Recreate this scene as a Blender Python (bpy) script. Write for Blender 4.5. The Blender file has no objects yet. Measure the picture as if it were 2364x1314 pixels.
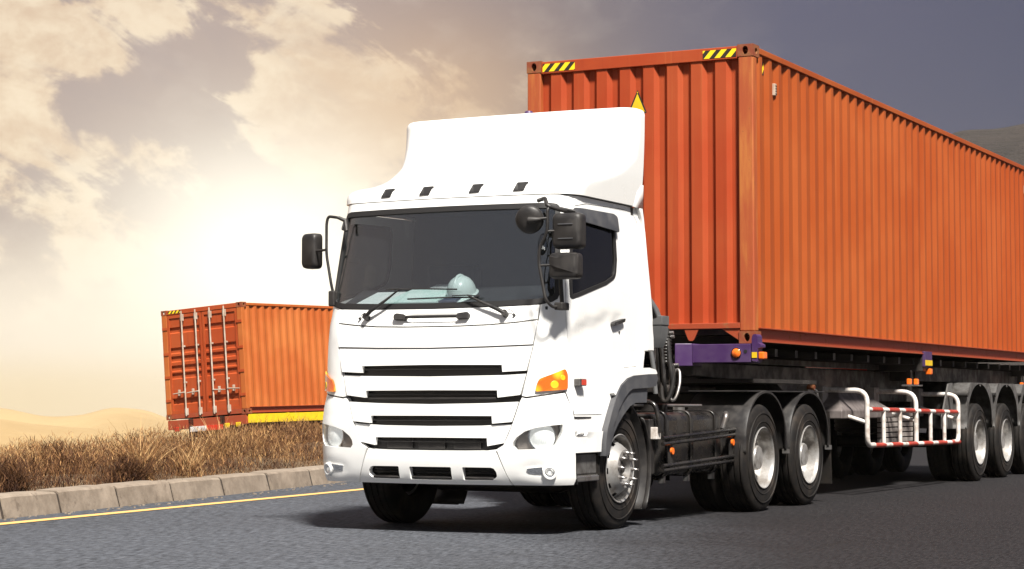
import bpy, bmesh, math, random, bisect
import numpy as np
from mathutils import Vector, Matrix, noise as mnoise
from mathutils.geometry import delaunay_2d_cdt

random.seed(7)
rng = np.random.default_rng(11)
SC = bpy.context.scene
COL = SC.collection

# ------------------------------------------------------------------ camera
CAM_P = (8.0028, -18.5359, 1.0563)
CAM_YAW, CAM_PITCH = 0.4689, 0.0569
cd = bpy.data.cameras.new('camera')
cam = bpy.data.objects.new('camera', cd)
COL.objects.link(cam)
cam.location = CAM_P
cam.rotation_euler = (math.pi / 2 + CAM_PITCH, 0, CAM_YAW)
cd.sensor_width = 36
cd.lens = 72.0
cd.clip_start = 0.1
cd.clip_end = 60000
SC.camera = cam

# ------------------------------------------------------------------ exposure
EXPOSURE = 1.1
vs = SC.view_settings
vs.view_transform = 'Standard'
vs.look = 'None'
vs.exposure = EXPOSURE
vs.gamma = 1
SC.cycles.use_denoising = True
SC.cycles.max_bounces = 8
SC.cycles.transparent_max_bounces = 12
SC.cycles.volume_bounces = 0

# ------------------------------------------------------------------ sun
SUN_DIR = Vector((0.41, -0.42, 0.80)).normalized()
sl = bpy.data.lights.new('sun', 'SUN')
sl.energy = 4.8
sl.angle = math.radians(8.0)
sl.color = (1.0, 0.95, 0.88)
sun = bpy.data.objects.new('sun', sl)
COL.objects.link(sun)
sun.rotation_euler = (-SUN_DIR).to_track_quat('-Z', 'Y').to_euler()

# ------------------------------------------------------------------ world: evening sky with lit clouds
W = bpy.data.worlds.new('World')
SC.world = W
W.use_nodes = True
NT = W.node_tree
NT.nodes.clear()


class NB:
    """little helper to write node maths as expressions"""

    def __init__(self, nt):
        self.nt = nt

    def n(self, typ, **kw):
        nd = self.nt.nodes.new(typ)
        for k, v in kw.items():
            setattr(nd, k, v)
        return nd

    def put(self, sock, v):
        if isinstance(v, bpy.types.NodeSocket):
            self.nt.links.new(v, sock)
        elif v is not None:
            if isinstance(v, (tuple, list)) and len(v) == 3 and sock.type == 'RGBA':
                v = (*v, 1)
            sock.default_value = v

    def m(self, op, a, b=None, c=None, clamp=False):
        nd = self.n('ShaderNodeMath', operation=op, use_clamp=clamp)
        self.put(nd.inputs[0], a)
        if b is not None:
            self.put(nd.inputs[1], b)
        if c is not None:
            self.put(nd.inputs[2], c)
        return nd.outputs[0]

    def add(self, a, b): return self.m('ADD', a, b)
    def sub(self, a, b): return self.m('SUBTRACT', a, b)
    def mul(self, a, b): return self.m('MULTIPLY', a, b)

    def dot(self, v, w):
        nd = self.n('ShaderNodeVectorMath', operation='DOT_PRODUCT')
        self.put(nd.inputs[0], v)
        self.put(nd.inputs[1], w)
        return nd.outputs['Value']

    def sstep(self, x, lo, hi, a=0.0, b=1.0):
        nd = self.n('ShaderNodeMapRange', interpolation_type='SMOOTHSTEP')
        self.put(nd.inputs[0], x)
        nd.inputs[1].default_value = lo
        nd.inputs[2].default_value = hi
        nd.inputs[3].default_value = a
        nd.inputs[4].default_value = b
        return nd.outputs[0]

    def mix(self, f, a, b, blend='MIX'):
        nd = self.n('ShaderNodeMix', data_type='RGBA', blend_type=blend)
        self.put(nd.inputs['Factor'], f)
        self.put(nd.inputs[6], a)
        self.put(nd.inputs[7], b)
        return nd.outputs[2]

    def noise(self, vec, scale, detail=4, rough=0.5, dist=0.0):
        nd = self.n('ShaderNodeTexNoise')
        self.put(nd.inputs['Vector'], vec)
        nd.inputs['Scale'].default_value = scale
        nd.inputs['Detail'].default_value = detail
        nd.inputs['Roughness'].default_value = rough
        nd.inputs['Distortion'].default_value = dist
        return nd.outputs['Fac']

    def mapping(self, vec, scale=(1, 1, 1), rot=(0, 0, 0), loc=(0, 0, 0)):
        nd = self.n('ShaderNodeMapping')
        self.put(nd.inputs['Vector'], vec)
        nd.inputs['Location'].default_value = loc
        nd.inputs['Rotation'].default_value = rot
        nd.inputs['Scale'].default_value = scale
        return nd.outputs[0]

    def ramp(self, f, stops):
        nd = self.n('ShaderNodeValToRGB')
        self.put(nd.inputs[0], f)
        e = nd.color_ramp.elements
        while len(e) < len(stops):
            e.new(0.5)
        for i, (p, c) in enumerate(stops):
            e[i].position = p
            e[i].color = (*c, 1)
        return nd.outputs[0]


def build_world():
    b = NB(NT)
    D = b.n('ShaderNodeTexCoord').outputs['Generated']
    cy, sy = math.cos(CAM_YAW), math.sin(CAM_YAW)
    RV, FV = (cy, sy, 0), (-sy, cy, 0)

    def at(px, py):                                  # a direction of the sky dome from azimuth / elevation
        a, e = (px - 1182) / 4728, (926 - py) / 4728
        v = Vector((cy * a - sy, sy * a + cy, e)).normalized()
        return tuple(v)
    az = b.dot(D, RV)
    el = b.dot(D, (0, 0, 1))

    def gauss(px, py, s, sx=None):
        c = at(px, py)
        if sx is None:
            a2 = b.mul(b.sub(1.0, b.dot(D, c)), 2.0)
            return b.m('EXPONENT', b.mul(a2, -0.5 / s ** 2))
        r = Vector(RV)
        da = b.sub(az, r.dot(Vector(c)))
        de = b.sub(el, c[2])
        q = b.add(b.mul(b.mul(da, da), 0.5 / sx ** 2), b.mul(b.mul(de, de), 0.5 / s ** 2))
        return b.m('EXPONENT', b.mul(q, -1.0))
    # clear sky behind the clouds: warm towards the low sun, slate away from it
    base = b.ramp(b.m('MULTIPLY_ADD', az, 1.9, 0.5, clamp=True),
                  [(0.0, (0.45, 0.345, 0.295)), (0.30, (0.46, 0.350, 0.300)), (0.42, (0.37, 0.280, 0.250)),
                   (0.58, (0.200, 0.164, 0.178)), (0.75, (0.108, 0.098, 0.150)), (1.0, (0.072, 0.070, 0.122))])
    ns = b.noise(b.mapping(D, (1, 1, 1.6)), 7, 3, 0.5)
    base = b.mix(b.sstep(ns, 0.35, 0.7, 0, 0.16), base, b.mix(1.0, base, (1.3, 1.25, 1.25), 'MULTIPLY'))
    # clouds
    tilt = b.n('ShaderNodeVectorRotate', rotation_type='AXIS_ANGLE')
    b.put(tilt.inputs['Vector'], D)
    tilt.inputs['Axis'].default_value = FV
    tilt.inputs['Angle'].default_value = math.radians(-32)
    cv = b.mapping(tilt.outputs[0], (0.85, 0.85, 2.3))
    n1 = b.noise(cv, 19, 9, 0.60, 0.45)
    n2 = b.noise(b.mapping(D, (1, 1, 1.5), loc=(3.1, 0.4, 1.7)), 30, 6, 0.6, 0.2)
    dens = b.add(b.mul(n1, 0.62), b.mul(n2, 0.38))
    bias = None
    for (px, py, sx, s, k) in [(130, 110, .036, .020, .24), (60, 430, .030, .018, .13), (250, 350, .035, .008, .13),
                               (330, 590, .06, .012, .10), (700, 150, .020, .030, .17), (800, 300, .022, .026, .16),
                               (600, 300, .016, .010, .10), (980, 210, .045, .022, .13), (560, 30, .03, .012, .10),
                               (40, 300, .02, .008, .10), (400, 150, .022, .022, -.07), (520, 250, .03, .03, -.06),
                               (1150, 40, .05, .02, -.14), (250, 250, .02, .012, -.10)]:
        g = b.mul(gauss(px, py, s, sx), k)
        bias = g if bias is None else b.add(bias, g)
    dens = b.add(dens, bias)
    side = b.sstep(az, 0.045, -0.06)
    low = b.sstep(el, 0.45, 0.12)
    cm = b.mul(b.mul(b.sstep(dens, 0.535, 0.635), side), low)
    lit = b.sstep(n2, 0.35, 0.65)
    ccol = b.mix(lit, (0.80, 0.585, 0.385), (1.02, 0.83, 0.58))
    col = b.mix(b.mul(cm, 0.92), base, ccol)
    # slate shadows under clouds
    sm = b.mul(b.mul(b.sstep(n1, 0.50, 0.34), side), 0.18)
    col = b.mix(sm, col, (0.36, 0.29, 0.285))
    # golden patch next to the container, then the glow of the low sun
    g3 = b.mul(gauss(1020, 230, .028, .045), 0.62)
    col = b.mix(g3, col, (0.72, 0.46, 0.25))
    hz = b.mul(b.add(b.sstep(el, 0.100, 0.035), b.mul(b.sub(n2, 0.5), b.sstep(el, 0.0, 0.06, 0.0, 0.5))), b.sstep(az, 0.20, -0.06))
    hcol = b.mix(b.sstep(el, 0.0, 0.030), (1.0, 0.79, 0.48), (1.04, 0.92, 0.76))
    col = b.mix(b.m('MULTIPLY', hz, 0.93, clamp=True), col, hcol)
    g2 = b.mul(gauss(590, 640, 0.055, 0.066), 0.80)
    col = b.mix(g2, col, (1.05, 0.94, 0.77))
    g1 = gauss(640, 610, 0.034, 0.044)
    col = b.mix(g1, col, (1.45, 1.36, 1.16))
    # sky opposite the sunset: slate
    gh = Vector(at(600, 926)[:2]).normalized()
    anti = b.sstep(b.dot(D, (gh.x, gh.y, 0)), 0.45, -0.75)
    col = b.mix(b.mul(anti, 0.9), col, (0.25, 0.26, 0.29))
    # dome away from the sunset: dim, slightly blue
    up = b.sstep(el, 0.18, 0.8)
    col = b.mix(b.mul(up, 0.8), col, (0.27, 0.29, 0.34))
    sky = b.n('ShaderNodeTexSky', sky_type='NISHITA')
    sky.sun_disc = False
    sky.sun_elevation = math.asin(SUN_DIR.z)
    sky.sun_rotation = math.atan2(SUN_DIR.x, SUN_DIR.y)
    bg1 = b.n('ShaderNodeBackground')
    b.put(bg1.inputs[0], col)
    bg1.inputs[1].default_value = 0.96 / 2 ** EXPOSURE
    bg2 = b.n('ShaderNodeBackground')
    b.put(bg2.inputs[0], sky.outputs[0])
    bg2.inputs[1].default_value = 0.004
    ad = b.n('ShaderNodeAddShader')
    NT.links.new(bg1.outputs[0], ad.inputs[0])
    NT.links.new(bg2.outputs[0], ad.inputs[1])
    out = b.n('ShaderNodeOutputWorld')
    NT.links.new(ad.outputs[0], out.inputs[0])


build_world()

# ------------------------------------------------------------------ materials
MATS = {}


def mat(name, base=(0.5, 0.5, 0.5), rough=0.5, metal=0.0, coat=0.0, spec=0.5, fn=None, bump=None):
    if name in MATS:
        return MATS[name]
    m = bpy.data.materials.new(name)
    m.use_nodes = True
    nt = m.node_tree
    p = nt.nodes['Principled BSDF']
    p.inputs['Base Color'].default_value = (*base, 1)
    p.inputs['Roughness'].default_value = rough
    p.inputs['Metallic'].default_value = metal
    p.inputs['Coat Weight'].default_value = coat
    p.inputs['Specular IOR Level'].default_value = spec
    if fn:
        fn(NB(nt), p)
    MATS[name] = m
    return m


def objco(b):
    return b.n('ShaderNodeTexCoord').outputs['Object']


def geopos(b):
    return b.n('ShaderNodeNewGeometry').outputs['Position']


def add_bump(b, p, h, strength=0.3, dist=0.01):
    bp = b.n('ShaderNodeBump')
    b.put(bp.inputs['Height'], h)
    bp.inputs['Strength'].default_value = strength
    bp.inputs['Distance'].default_value = dist
    b.nt.links.new(bp.outputs[0], p.inputs['Normal'])


def mottled(c1, c2, scale=6, lo=0.35, hi=0.65, bump=0.0, rr=None, detail=5):
    def fn(b, p):
        v = objco(b)
        f = b.sstep(b.noise(v, scale, detail, 0.6), lo, hi)
        b.put(p.inputs['Base Color'], b.mix(f, c1, c2))
        if rr:
            b.put(p.inputs['Roughness'], b.m('MULTIPLY_ADD', f, rr[1] - rr[0], rr[0]))
        if bump:
            add_bump(b, p, b.noise(v, scale * 6, 4, 0.6), bump, 0.004)
    return fn


def white_fn(b, p):
    v = objco(b)
    f = b.sstep(b.noise(v, 2.5, 5, 0.6), 0.45, 0.8)
    s = b.sstep(b.noise(b.mapping(v, (14, 14, 1.1)), 1.0, 4, 0.6), 0.55, 0.85)
    c = b.mix(b.mul(f, 0.25), (0.83, 0.83, 0.81), (0.70, 0.68, 0.64))
    c = b.mix(b.mul(s, 0.12), c, (0.55, 0.50, 0.44))
    b.put(p.inputs['Base Color'], c)
    b.put(p.inputs['Roughness'], b.m('MULTIPLY_ADD', f, 0.12, 0.22))


def orange_fn(c_main, c_light, c_dark, seed=0.0):
    def fn(b, p):
        v = objco(b)
        v = b.mapping(v, loc=(seed, seed * .7, 0))
        big = b.sstep(b.noise(v, 0.9, 4, 0.55), 0.35, 0.7)
        streak = b.sstep(b.noise(b.mapping(v, (9, 9, 0.35)), 1.0, 5, 0.65), 0.52, 0.78)
        streak2 = b.sstep(b.noise(b.mapping(v, (16, 16, 0.22), loc=(5, 3, 1)), 1.0, 5, 0.65), 0.6, 0.8)
        spot = b.sstep(b.noise(v, 22, 6, 0.7), 0.70, 0.76)
        c = b.mix(big, c_main, c_light)
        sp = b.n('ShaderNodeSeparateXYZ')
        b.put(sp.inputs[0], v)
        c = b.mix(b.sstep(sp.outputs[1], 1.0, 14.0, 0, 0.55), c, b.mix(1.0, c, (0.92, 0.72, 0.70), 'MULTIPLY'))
        c = b.mix(b.mul(streak, 0.6), c, c_dark)
        c = b.mix(b.mul(streak2, 0.5), c, (0.50, 0.19, 0.06))
        c = b.mix(b.mul(spot, 0.8), c, (0.07, 0.025, 0.012))
        b.put(p.inputs['Base Color'], c)
        b.put(p.inputs['Roughness'], b.m('MULTIPLY_ADD', big, 0.15, 0.5))
        p.inputs['Specular IOR Level'].default_value = 0.3
        add_bump(b, p, b.noise(v, 5, 3, 0.5), 0.12, 0.02)
    return fn


def rusty_fn(c_main, amount=0.5):
    def fn(b, p):
        v = objco(b)
        r = b.sstep(b.noise(v, 9, 8, 0.72), 0.62 - 0.2 * amount, 0.70 - 0.1 * amount)
        r2 = b.noise(v, 40, 5, 0.7)
        c = b.mix(r, c_main, b.mix(r2, (0.10, 0.035, 0.014), (0.36, 0.14, 0.04)))
        b.put(p.inputs['Base Color'], c)
        b.put(p.inputs['Roughness'], b.m('MULTIPLY_ADD', r, 0.3, 0.5))
        add_bump(b, p, r2, 0.35, 0.006)
    return fn


def post_fn(b, p):                                  # corner post: paint with sun-bleached chalky side
    v = objco(b)
    big = b.noise(b.mapping(v, (6, 6, 0.7)), 1.0, 6, 0.7)
    sp = b.sstep(b.noise(v, 14, 8, 0.75), 0.60, 0.70)
    c = b.mix(b.sstep(big, 0.4, 0.65), (0.34, 0.066, 0.017), (0.44, 0.14, 0.030))
    c = b.mix(b.mul(sp, 0.7), c, (0.13, 0.045, 0.016))
    b.put(p.inputs['Base Color'], c)
    b.put(p.inputs['Roughness'], 0.6)
    add_bump(b, p, big, 0.2, 0.01)


def rubber_fn(b, p):
    v = objco(b)
    f = b.noise(v, 9, 5, 0.6)
    c = b.mix(b.sstep(f, 0.35, 0.7), (0.006, 0.0052, 0.005), (0.017, 0.0135, 0.011))
    du = b.sstep(b.noise(v, 2.6, 6, 0.7), 0.48, 0.72)
    b.put(p.inputs['Base Color'], b.mix(b.mul(du, 0.55), c, (0.050, 0.036, 0.026)))
    b.put(p.inputs['Roughness'], 0.72)
    add_bump(b, p, b.noise(v, 90, 3, 0.6), 0.15, 0.003)


def metal_fn(c1, c2, r1=0.3, r2=0.55):
    def fn(b, p):
        v = objco(b)
        f = b.sstep(b.noise(v, 7, 6, 0.65), 0.38, 0.68)
        b.put(p.inputs['Base Color'], b.mix(f, c1, c2))
        b.put(p.inputs['Roughness'], b.m('MULTIPLY_ADD', f, r2 - r1, r1))
    return fn


def amber_fn(b, p):
    v = objco(b)
    vo = b.n('ShaderNodeTexVoronoi')
    b.put(vo.inputs['Vector'], v)
    vo.inputs['Scale'].default_value = 9
    wv = b.n('ShaderNodeTexWave')
    b.put(wv.inputs['Vector'], v)
    wv.inputs['Scale'].default_value = 16
    f = b.sstep(vo.outputs['Distance'], 0.65, 0.15)
    c = b.mix(f, (0.72, 0.115, 0.008), (0.95, 0.50, 0.02))
    b.put(p.inputs['Base Color'], c)
    add_bump(b, p, wv.outputs['Fac'], 0.15, 0.003)


def stripes_fn(b, p):                               # black / yellow hazard tape, diagonal in object space
    v = objco(b)
    s = b.dot(v, (1.0, 1.0, -0.9))
    f = b.m('FRACT', b.mul(s, 1 / 0.112))
    k = b.m('GREATER_THAN', f, 0.52)
    dirt = b.sstep(b.noise(v, 60, 3, 0.6), 0.6, 0.8)
    c = b.mix(k, (0.88, 0.62, 0.012), (0.025, 0.02, 0.016))
    b.put(p.inputs['Base Color'], b.mix(b.mul(dirt, 0.5), c, (0.30, 0.12, 0.05)))
    b.put(p.inputs['Roughness'], 0.45)


def headlamp_fn(b, p):
    v = objco(b)
    wv = b.n('ShaderNodeTexWave')
    b.put(wv.inputs['Vector'], v)
    wv.inputs['Scale'].default_value = 22
    f = b.noise(v, 14, 4, 0.6)
    b.put(p.inputs['Base Color'], b.mix(b.sstep(f, 0.35, 0.65), (0.86, 0.87, 0.86), (0.66, 0.67, 0.67)))
    b.put(p.inputs['Roughness'], 0.12)
    p.inputs['Emission Color'].default_value = (1, 0.98, 0.93, 1)      # dipped beam is on
    p.inputs['Emission Strength'].default_value = 0.16
    add_bump(b, p, wv.outputs['Fac'], 0.25, 0.004)


def glass_mat(name, tint, spec=1.0, rough=0.02, ior=1.55):
    m = bpy.data.materials.new(name)
    m.use_nodes = True
    nt = m.node_tree
    nt.nodes.clear()
    b = NB(nt)
    tr = b.n('ShaderNodeBsdfTransparent')
    tr.inputs[0].default_value = (*tint, 1)
    gl = b.n('ShaderNodeBsdfGlossy')
    gl.inputs['Color'].default_value = (spec, spec, spec, 1)
    gl.inputs['Roughness'].default_value = rough
    fr = b.n('ShaderNodeFresnel')
    bf = b.n('ShaderNodeNewGeometry').outputs['Backfacing']
    b.put(fr.inputs[0], b.m('MULTIPLY_ADD', bf, 1 / ior - ior, ior))
    mx = b.n('ShaderNodeMixShader')
    nt.links.new(fr.outputs[0], mx.inputs[0])
    nt.links.new(tr.outputs[0], mx.inputs[1])
    nt.links.new(gl.outputs[0], mx.inputs[2])
    out = b.n('ShaderNodeOutputMaterial')
    nt.links.new(mx.outputs[0], out.inputs[0])
    MATS[name] = m
    return m


M_WHITE = mat('white_paint', coat=0.4, fn=white_fn)
M_SEAM = mat('seam_black', (0.012, 0.011, 0.011), 0.6)
M_BLACK = mat('black_plastic', rough=0.45, fn=mottled((0.014, 0.013, 0.013), (0.026, 0.023, 0.021), 8, rr=(0.38, 0.6)))
M_GRILLE = mat('grille_black', (0.013, 0.012, 0.012), 0.38)
M_TRIM = mat('grey_trim', rough=0.5, fn=mottled((0.048, 0.050, 0.056), (0.070, 0.070, 0.074), 7, rr=(0.42, 0.62), bump=0.1))
M_CHASSIS = mat('chassis_black', rough=0.5, fn=mottled((0.010, 0.009, 0.009), (0.030, 0.025, 0.021), 6, rr=(0.35, 0.7)))
M_TANK = mat('gloss_black', rough=0.25, fn=mottled((0.012, 0.011, 0.011), (0.030, 0.026, 0.022), 5, 0.4, 0.7, rr=(0.2, 0.5)))
M_RUBBER = mat('rubber', fn=rubber_fn, spec=0.3)
M_RIM = mat('rim_silver', metal=0.55, fn=metal_fn((0.44, 0.43, 0.415), (0.21, 0.19, 0.17), 0.36, 0.6))
M_STEEL = mat('steel', metal=0.9, fn=metal_fn((0.45, 0.44, 0.43), (0.25, 0.22, 0.2), 0.3, 0.5))
M_CHROME = mat('chrome', (0.82, 0.82, 0.82), 0.07, 1.0)
M_AMBER = mat('amber_lens', (0.8, 0.2, 0.01), 0.16, coat=0.6, fn=amber_fn)
M_ORANGELENS = mat('orange_lens', (0.85, 0.16, 0.015), 0.2, coat=0.5)
M_REDLENS = mat('red_lens', (0.55, 0.03, 0.012), 0.2, coat=0.5)
M_LAMP = mat('lamp_glass', coat=0.8, fn=headlamp_fn)
M_BEZEL = mat('lamp_bezel', (0.30, 0.26, 0.24), 0.3, 0.3)
M_GLASS = glass_mat('tinted_glass', (0.80, 0.83, 0.84), ior=2.1)
M_SIDEGLASS = glass_mat('side_glass', (0.13, 0.14, 0.15))
M_CLEAR = glass_mat('clear_glass', (0.95, 0.96, 0.96))
M_MIRROR = mat('mirror_glass', (0.75, 0.76, 0.78), 0.03, 1.0)
M_DASH = mat('dash', rough=0.7, fn=mottled((0.020, 0.021, 0.023), (0.032, 0.033, 0.035), 5))
M_OR_SIDE = mat('container_paint', fn=orange_fn((0.3109, 0.0605, 0.0109), (0.3445, 0.0773, 0.0151), (0.2437, 0.0403, 0.0084)))
M_OR_FRONT = mat('container_paint_front', fn=orange_fn((0.3235, 0.0420, 0.0109), (0.3529, 0.0605, 0.0151), (0.2185, 0.0269, 0.0092), 3.3))
M_POST = mat('container_post', fn=post_fn)
M_RUST = mat('rusty_casting', fn=rusty_fn((0.2185, 0.0504, 0.0218), 0.9))
M_RAIL = mat('container_rail', fn=rusty_fn((0.3025, 0.0521, 0.0185), 0.35))
M_STRIPE = mat('hazard_tape', fn=stripes_fn)
M_YELLOW = mat('yellow_paint', rough=0.4, fn=mottled((0.7227, 0.5042, 0.0101), (0.6555, 0.4202, 0.0168), 9))
M_PURPLE = mat('purple_paint', rough=0.42, fn=mottled((0.050, 0.020, 0.085), (0.066, 0.034, 0.098), 4, rr=(0.35, 0.55)))
M_DKGREY = mat('duct_grey', rough=0.5, fn=mottled((0.085, 0.088, 0.090), (0.12, 0.12, 0.12), 6))
M_MUD = mat('galvanised', metal=0.3, fn=metal_fn((0.1429, 0.1387, 0.1345), (0.0630, 0.0571, 0.0521), 0.4, 0.65))
M_GUARDW = mat('guard_white', rough=0.45, fn=mottled((0.66, 0.62, 0.58), (0.36, 0.29, 0.24), 11, 0.42, 0.72))
M_GUARDR = mat('guard_red', rough=0.4, fn=mottled((0.4034, 0.0420, 0.0235), (0.2857, 0.0294, 0.0168), 12))
M_BOX = mat('toolbox_grey', rough=0.5, fn=mottled((0.1681, 0.1471, 0.1387), (0.1008, 0.0840, 0.0798), 4, rr=(0.4, 0.65)))
M_PLATE = mat('pale_bracket', rough=0.6, fn=mottled((0.3361, 0.3025, 0.2773), (0.2185, 0.1849, 0.1681), 7))
M_ROD = mat('rod_paint', rough=0.5, fn=mottled((0.50, 0.43, 0.35), (0.36, 0.27, 0.2), 6))
M_HAT = mat('hard_hat', (0.74, 0.85, 0.81), 0.3, coat=0.4)
M_PAPER = mat('paper', rough=0.8, fn=mottled((0.80, 0.82, 0.80), (0.70, 0.76, 0.74), 9))
M_MINT = mat('mint_cloth', rough=0.8, fn=mottled((0.58, 0.78, 0.72), (0.72, 0.84, 0.80), 6))
M_DARKPAPER = mat('dark_cover', (0.10, 0.11, 0.16), 0.5)


# ------------------------------------------------------------------ object helpers
def link(o, parent=None):
    COL.objects.link(o)
    if parent:
        o.parent = parent
    return o


def tag(o, label=None, cat=None, group=None, kind=None):
    for k, v in (('label', label), ('category', cat), ('group', group), ('kind', kind)):
        if v:
            o[k] = v
    return o


def empty(name, loc=(0, 0, 0), rot=(0, 0, 0)):
    o = bpy.data.objects.new(name, None)
    o.empty_display_size = 0.3
    o.location = loc
    o.rotation_euler = rot
    return link(o)


def add_bevel(o, w, seg=2, ang=35):
    m = o.modifiers.new('bevel', 'BEVEL')
    m.width = w
    m.segments = seg
    m.limit_method = 'ANGLE'
    m.angle_limit = math.radians(ang)
    m.harden_normals = False
    return o


class MB:
    def __init__(self):
        self.v = []
        self.f = []

    def addv(self, pts):
        n = len(self.v)
        self.v += [tuple(p) for p in pts]
        return n

    def box(self, c, s, M=None):
        x, y, z = (q / 2 for q in s)
        pts = [Vector((sx * x, sy * y, sz * z)) for sx in (-1, 1) for sy in (-1, 1) for sz in (-1, 1)]
        if M is not None:
            pts = [M @ p for p in pts]
        n = self.addv([p + Vector(c) for p in pts])
        for q in ((0, 1, 3, 2), (4, 6, 7, 5), (0, 4, 5, 1), (2, 3, 7, 6), (0, 2, 6, 4), (1, 5, 7, 3)):
            self.f.append([n + i for i in q])
        return self

    def bx(self, x0, x1, y0, y1, z0, z1):
        return self.box(((x0 + x1) / 2, (y0 + y1) / 2, (z0 + z1) / 2), (abs(x1 - x0), abs(y1 - y0), abs(z1 - z0)))

    def tube(self, path, r, seg=10, cap=True):
        path = [Vector(p) for p in path]
        rs = r if isinstance(r, (list, tuple)) else [r] * len(path)
        up = Vector((0, 0, 1))
        rings = []
        prev = None
        for i, p in enumerate(path):
            a = path[max(i - 1, 0)]
            c = path[min(i + 1, len(path) - 1)]
            d = (c - a).normalized()
            if prev is None:
                u = d.cross(up)
                if u.length < 0.05:
                    u = d.cross(Vector((1, 0, 0)))
            else:
                u = prev - d * prev.dot(d)
            u.normalize()
            prev = u
            w = d.cross(u)
            rings.append(self.addv([p + (u * math.cos(t) + w * math.sin(t)) * rs[i]
                                    for t in (2 * math.pi * k / seg for k in range(seg))]))
        for a, b in zip(rings, rings[1:]):
            for k in range(seg):
                q = (k + 1) % seg
                self.f.append([a + k, a + q, b + q, b + k])
        if cap:
            self.f.append([rings[0] + k for k in range(seg)][::-1])
            self.f.append([rings[-1] + k for k in range(seg)])
        return self

    def lathe(self, prof, seg=48, skip=None, M=None, closed=False):
        """profile of (x along axis, radius); axis = X"""
        rings = []
        for x, r in prof:
            pts = [Vector((x, r * math.cos(2 * math.pi * k / seg), r * math.sin(2 * math.pi * k / seg))) for k in range(seg)]
            if M is not None:
                pts = [M @ p for p in pts]
            rings.append(self.addv(pts))
        n = len(rings)
        for i in range(n if closed else n - 1):
            a, b = rings[i], rings[(i + 1) % n]
            for k in range(seg):
                if skip and skip(i, k):
                    continue
                q = (k + 1) % seg
                self.f.append([a + k, b + k, b + q, a + q])
        return self

    def prism(self, poly, fn, d0, d1):
        """poly of 2-D points, fn(u, v, d) -> 3-D, extruded between d0 and d1"""
        n = len(poly)
        a = self.addv([fn(u, v, d0) for u, v in poly])
        b = self.addv([fn(u, v, d1) for u, v in poly])
        self.f.append([a + i for i in range(n)][::-1])
        self.f.append([b + i for i in range(n)])
        for i in range(n):
            j = (i + 1) % n
            self.f.append([a + i, a + j, b + j, b + i])
        return self

    def loft(self, rings, closed=True, cap=True):
        ids = [self.addv(r) for r in rings]
        n = len(rings[0])
        for a, b in zip(ids, ids[1:]):
            for k in range(n if closed else n - 1):
                q = (k + 1) % n
                self.f.append([a + k, a + q, b + q, b + k])
        if cap:
            self.f.append([ids[0] + k for k in range(n)][::-1])
            self.f.append([ids[-1] + k for k in range(n)])
        return self

    def mesh(self, name, m, smooth=None, fix=True):
        me = bpy.data.meshes.new(name)
        me.from_pydata(self.v, [], self.f)
        if fix:
            bm = bmesh.new()
            bm.from_mesh(me)
            bmesh.ops.recalc_face_normals(bm, faces=bm.faces)
            bm.to_mesh(me)
            bm.free()
        me.materials.append(m)
        if smooth is not None:
            me.shade_smooth()
            me.set_sharp_from_angle(angle=math.radians(smooth))
        return me

    def build(self, name, m, parent=None, smooth=None, bevel=0, fix=True, seg=2):
        o = bpy.data.objects.new(name, self.mesh(name, m, smooth, fix))
        link(o, parent)
        if bevel:
            add_bevel(o, bevel, seg)
        return o


def copy_tree(o, parent=None):
    c = o.copy()
    COL.objects.link(c)
    c.parent = parent
    for ch in list(o.children):
        copy_tree(ch, c)
    return c


def bend(pts, r=0.08, n=5):
    """round the inner corners of a poly-line"""
    pts = [Vector(p) for p in pts]
    out = [pts[0]]
    for a, p, c in zip(pts, pts[1:], pts[2:]):
        d1 = (a - p)
        d2 = (c - p)
        q = min(r, d1.length * 0.45, d2.length * 0.45)
        s, e = p + d1.normalized() * q, p + d2.normalized() * q
        for k in range(n + 1):
            t = k / n
            out.append(s * (1 - t) ** 2 + p * 2 * t * (1 - t) + e * t * t)
    out.append(pts[-1])
    return out


def inside(poly, x, y):
    c = False
    n = len(poly)
    j = n - 1
    for i in range(n):
        xi, yi = poly[i]
        xj, yj = poly[j]
        if (yi > y) != (yj > y) and x < (xj - xi) * (y - yi) / (yj - yi) + xi:
            c = not c
        j = i
    return c


def densify(poly, step):
    out = []
    n = len(poly)
    for i in range(n):
        a, b = poly[i], poly[(i + 1) % n]
        k = max(1, int(math.dist(a, b) / step + 0.5))
        for j in range(k):
            t = j / k
            out.append((a[0] + (b[0] - a[0]) * t, a[1] + (b[1] - a[1]) * t))
    return out


def rounded(poly, r, n=4):
    """round polygon corners; r one number or one per corner"""
    out = []
    N = len(poly)
    for i in range(N):
        p = Vector(poly[i])
        a = Vector(poly[i - 1])
        c = Vector(poly[(i + 1) % N])
        rr = r[i] if isinstance(r, (list, tuple)) else r
        if rr <= 0:
            out.append(tuple(p))
            continue
        d1, d2 = a - p, c - p
        q = min(rr, d1.length * 0.48, d2.length * 0.48)
        s, e = p + d1.normalized() * q, p + d2.normalized() * q
        for k in range(n + 1):
            t = k / n
            v = s * (1 - t) ** 2 + p * 2 * t * (1 - t) + e * t * t
            out.append(tuple(v))
    return out


def ellipse(cx, cy, rx, ry=None, n=24):
    ry = ry or rx
    return [(cx + rx * math.cos(2 * math.pi * k / n), cy + ry * math.sin(2 * math.pi * k / n)) for k in range(n)]


def mirror(poly):
    return [(-u, v) for u, v in poly][::-1]


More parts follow.
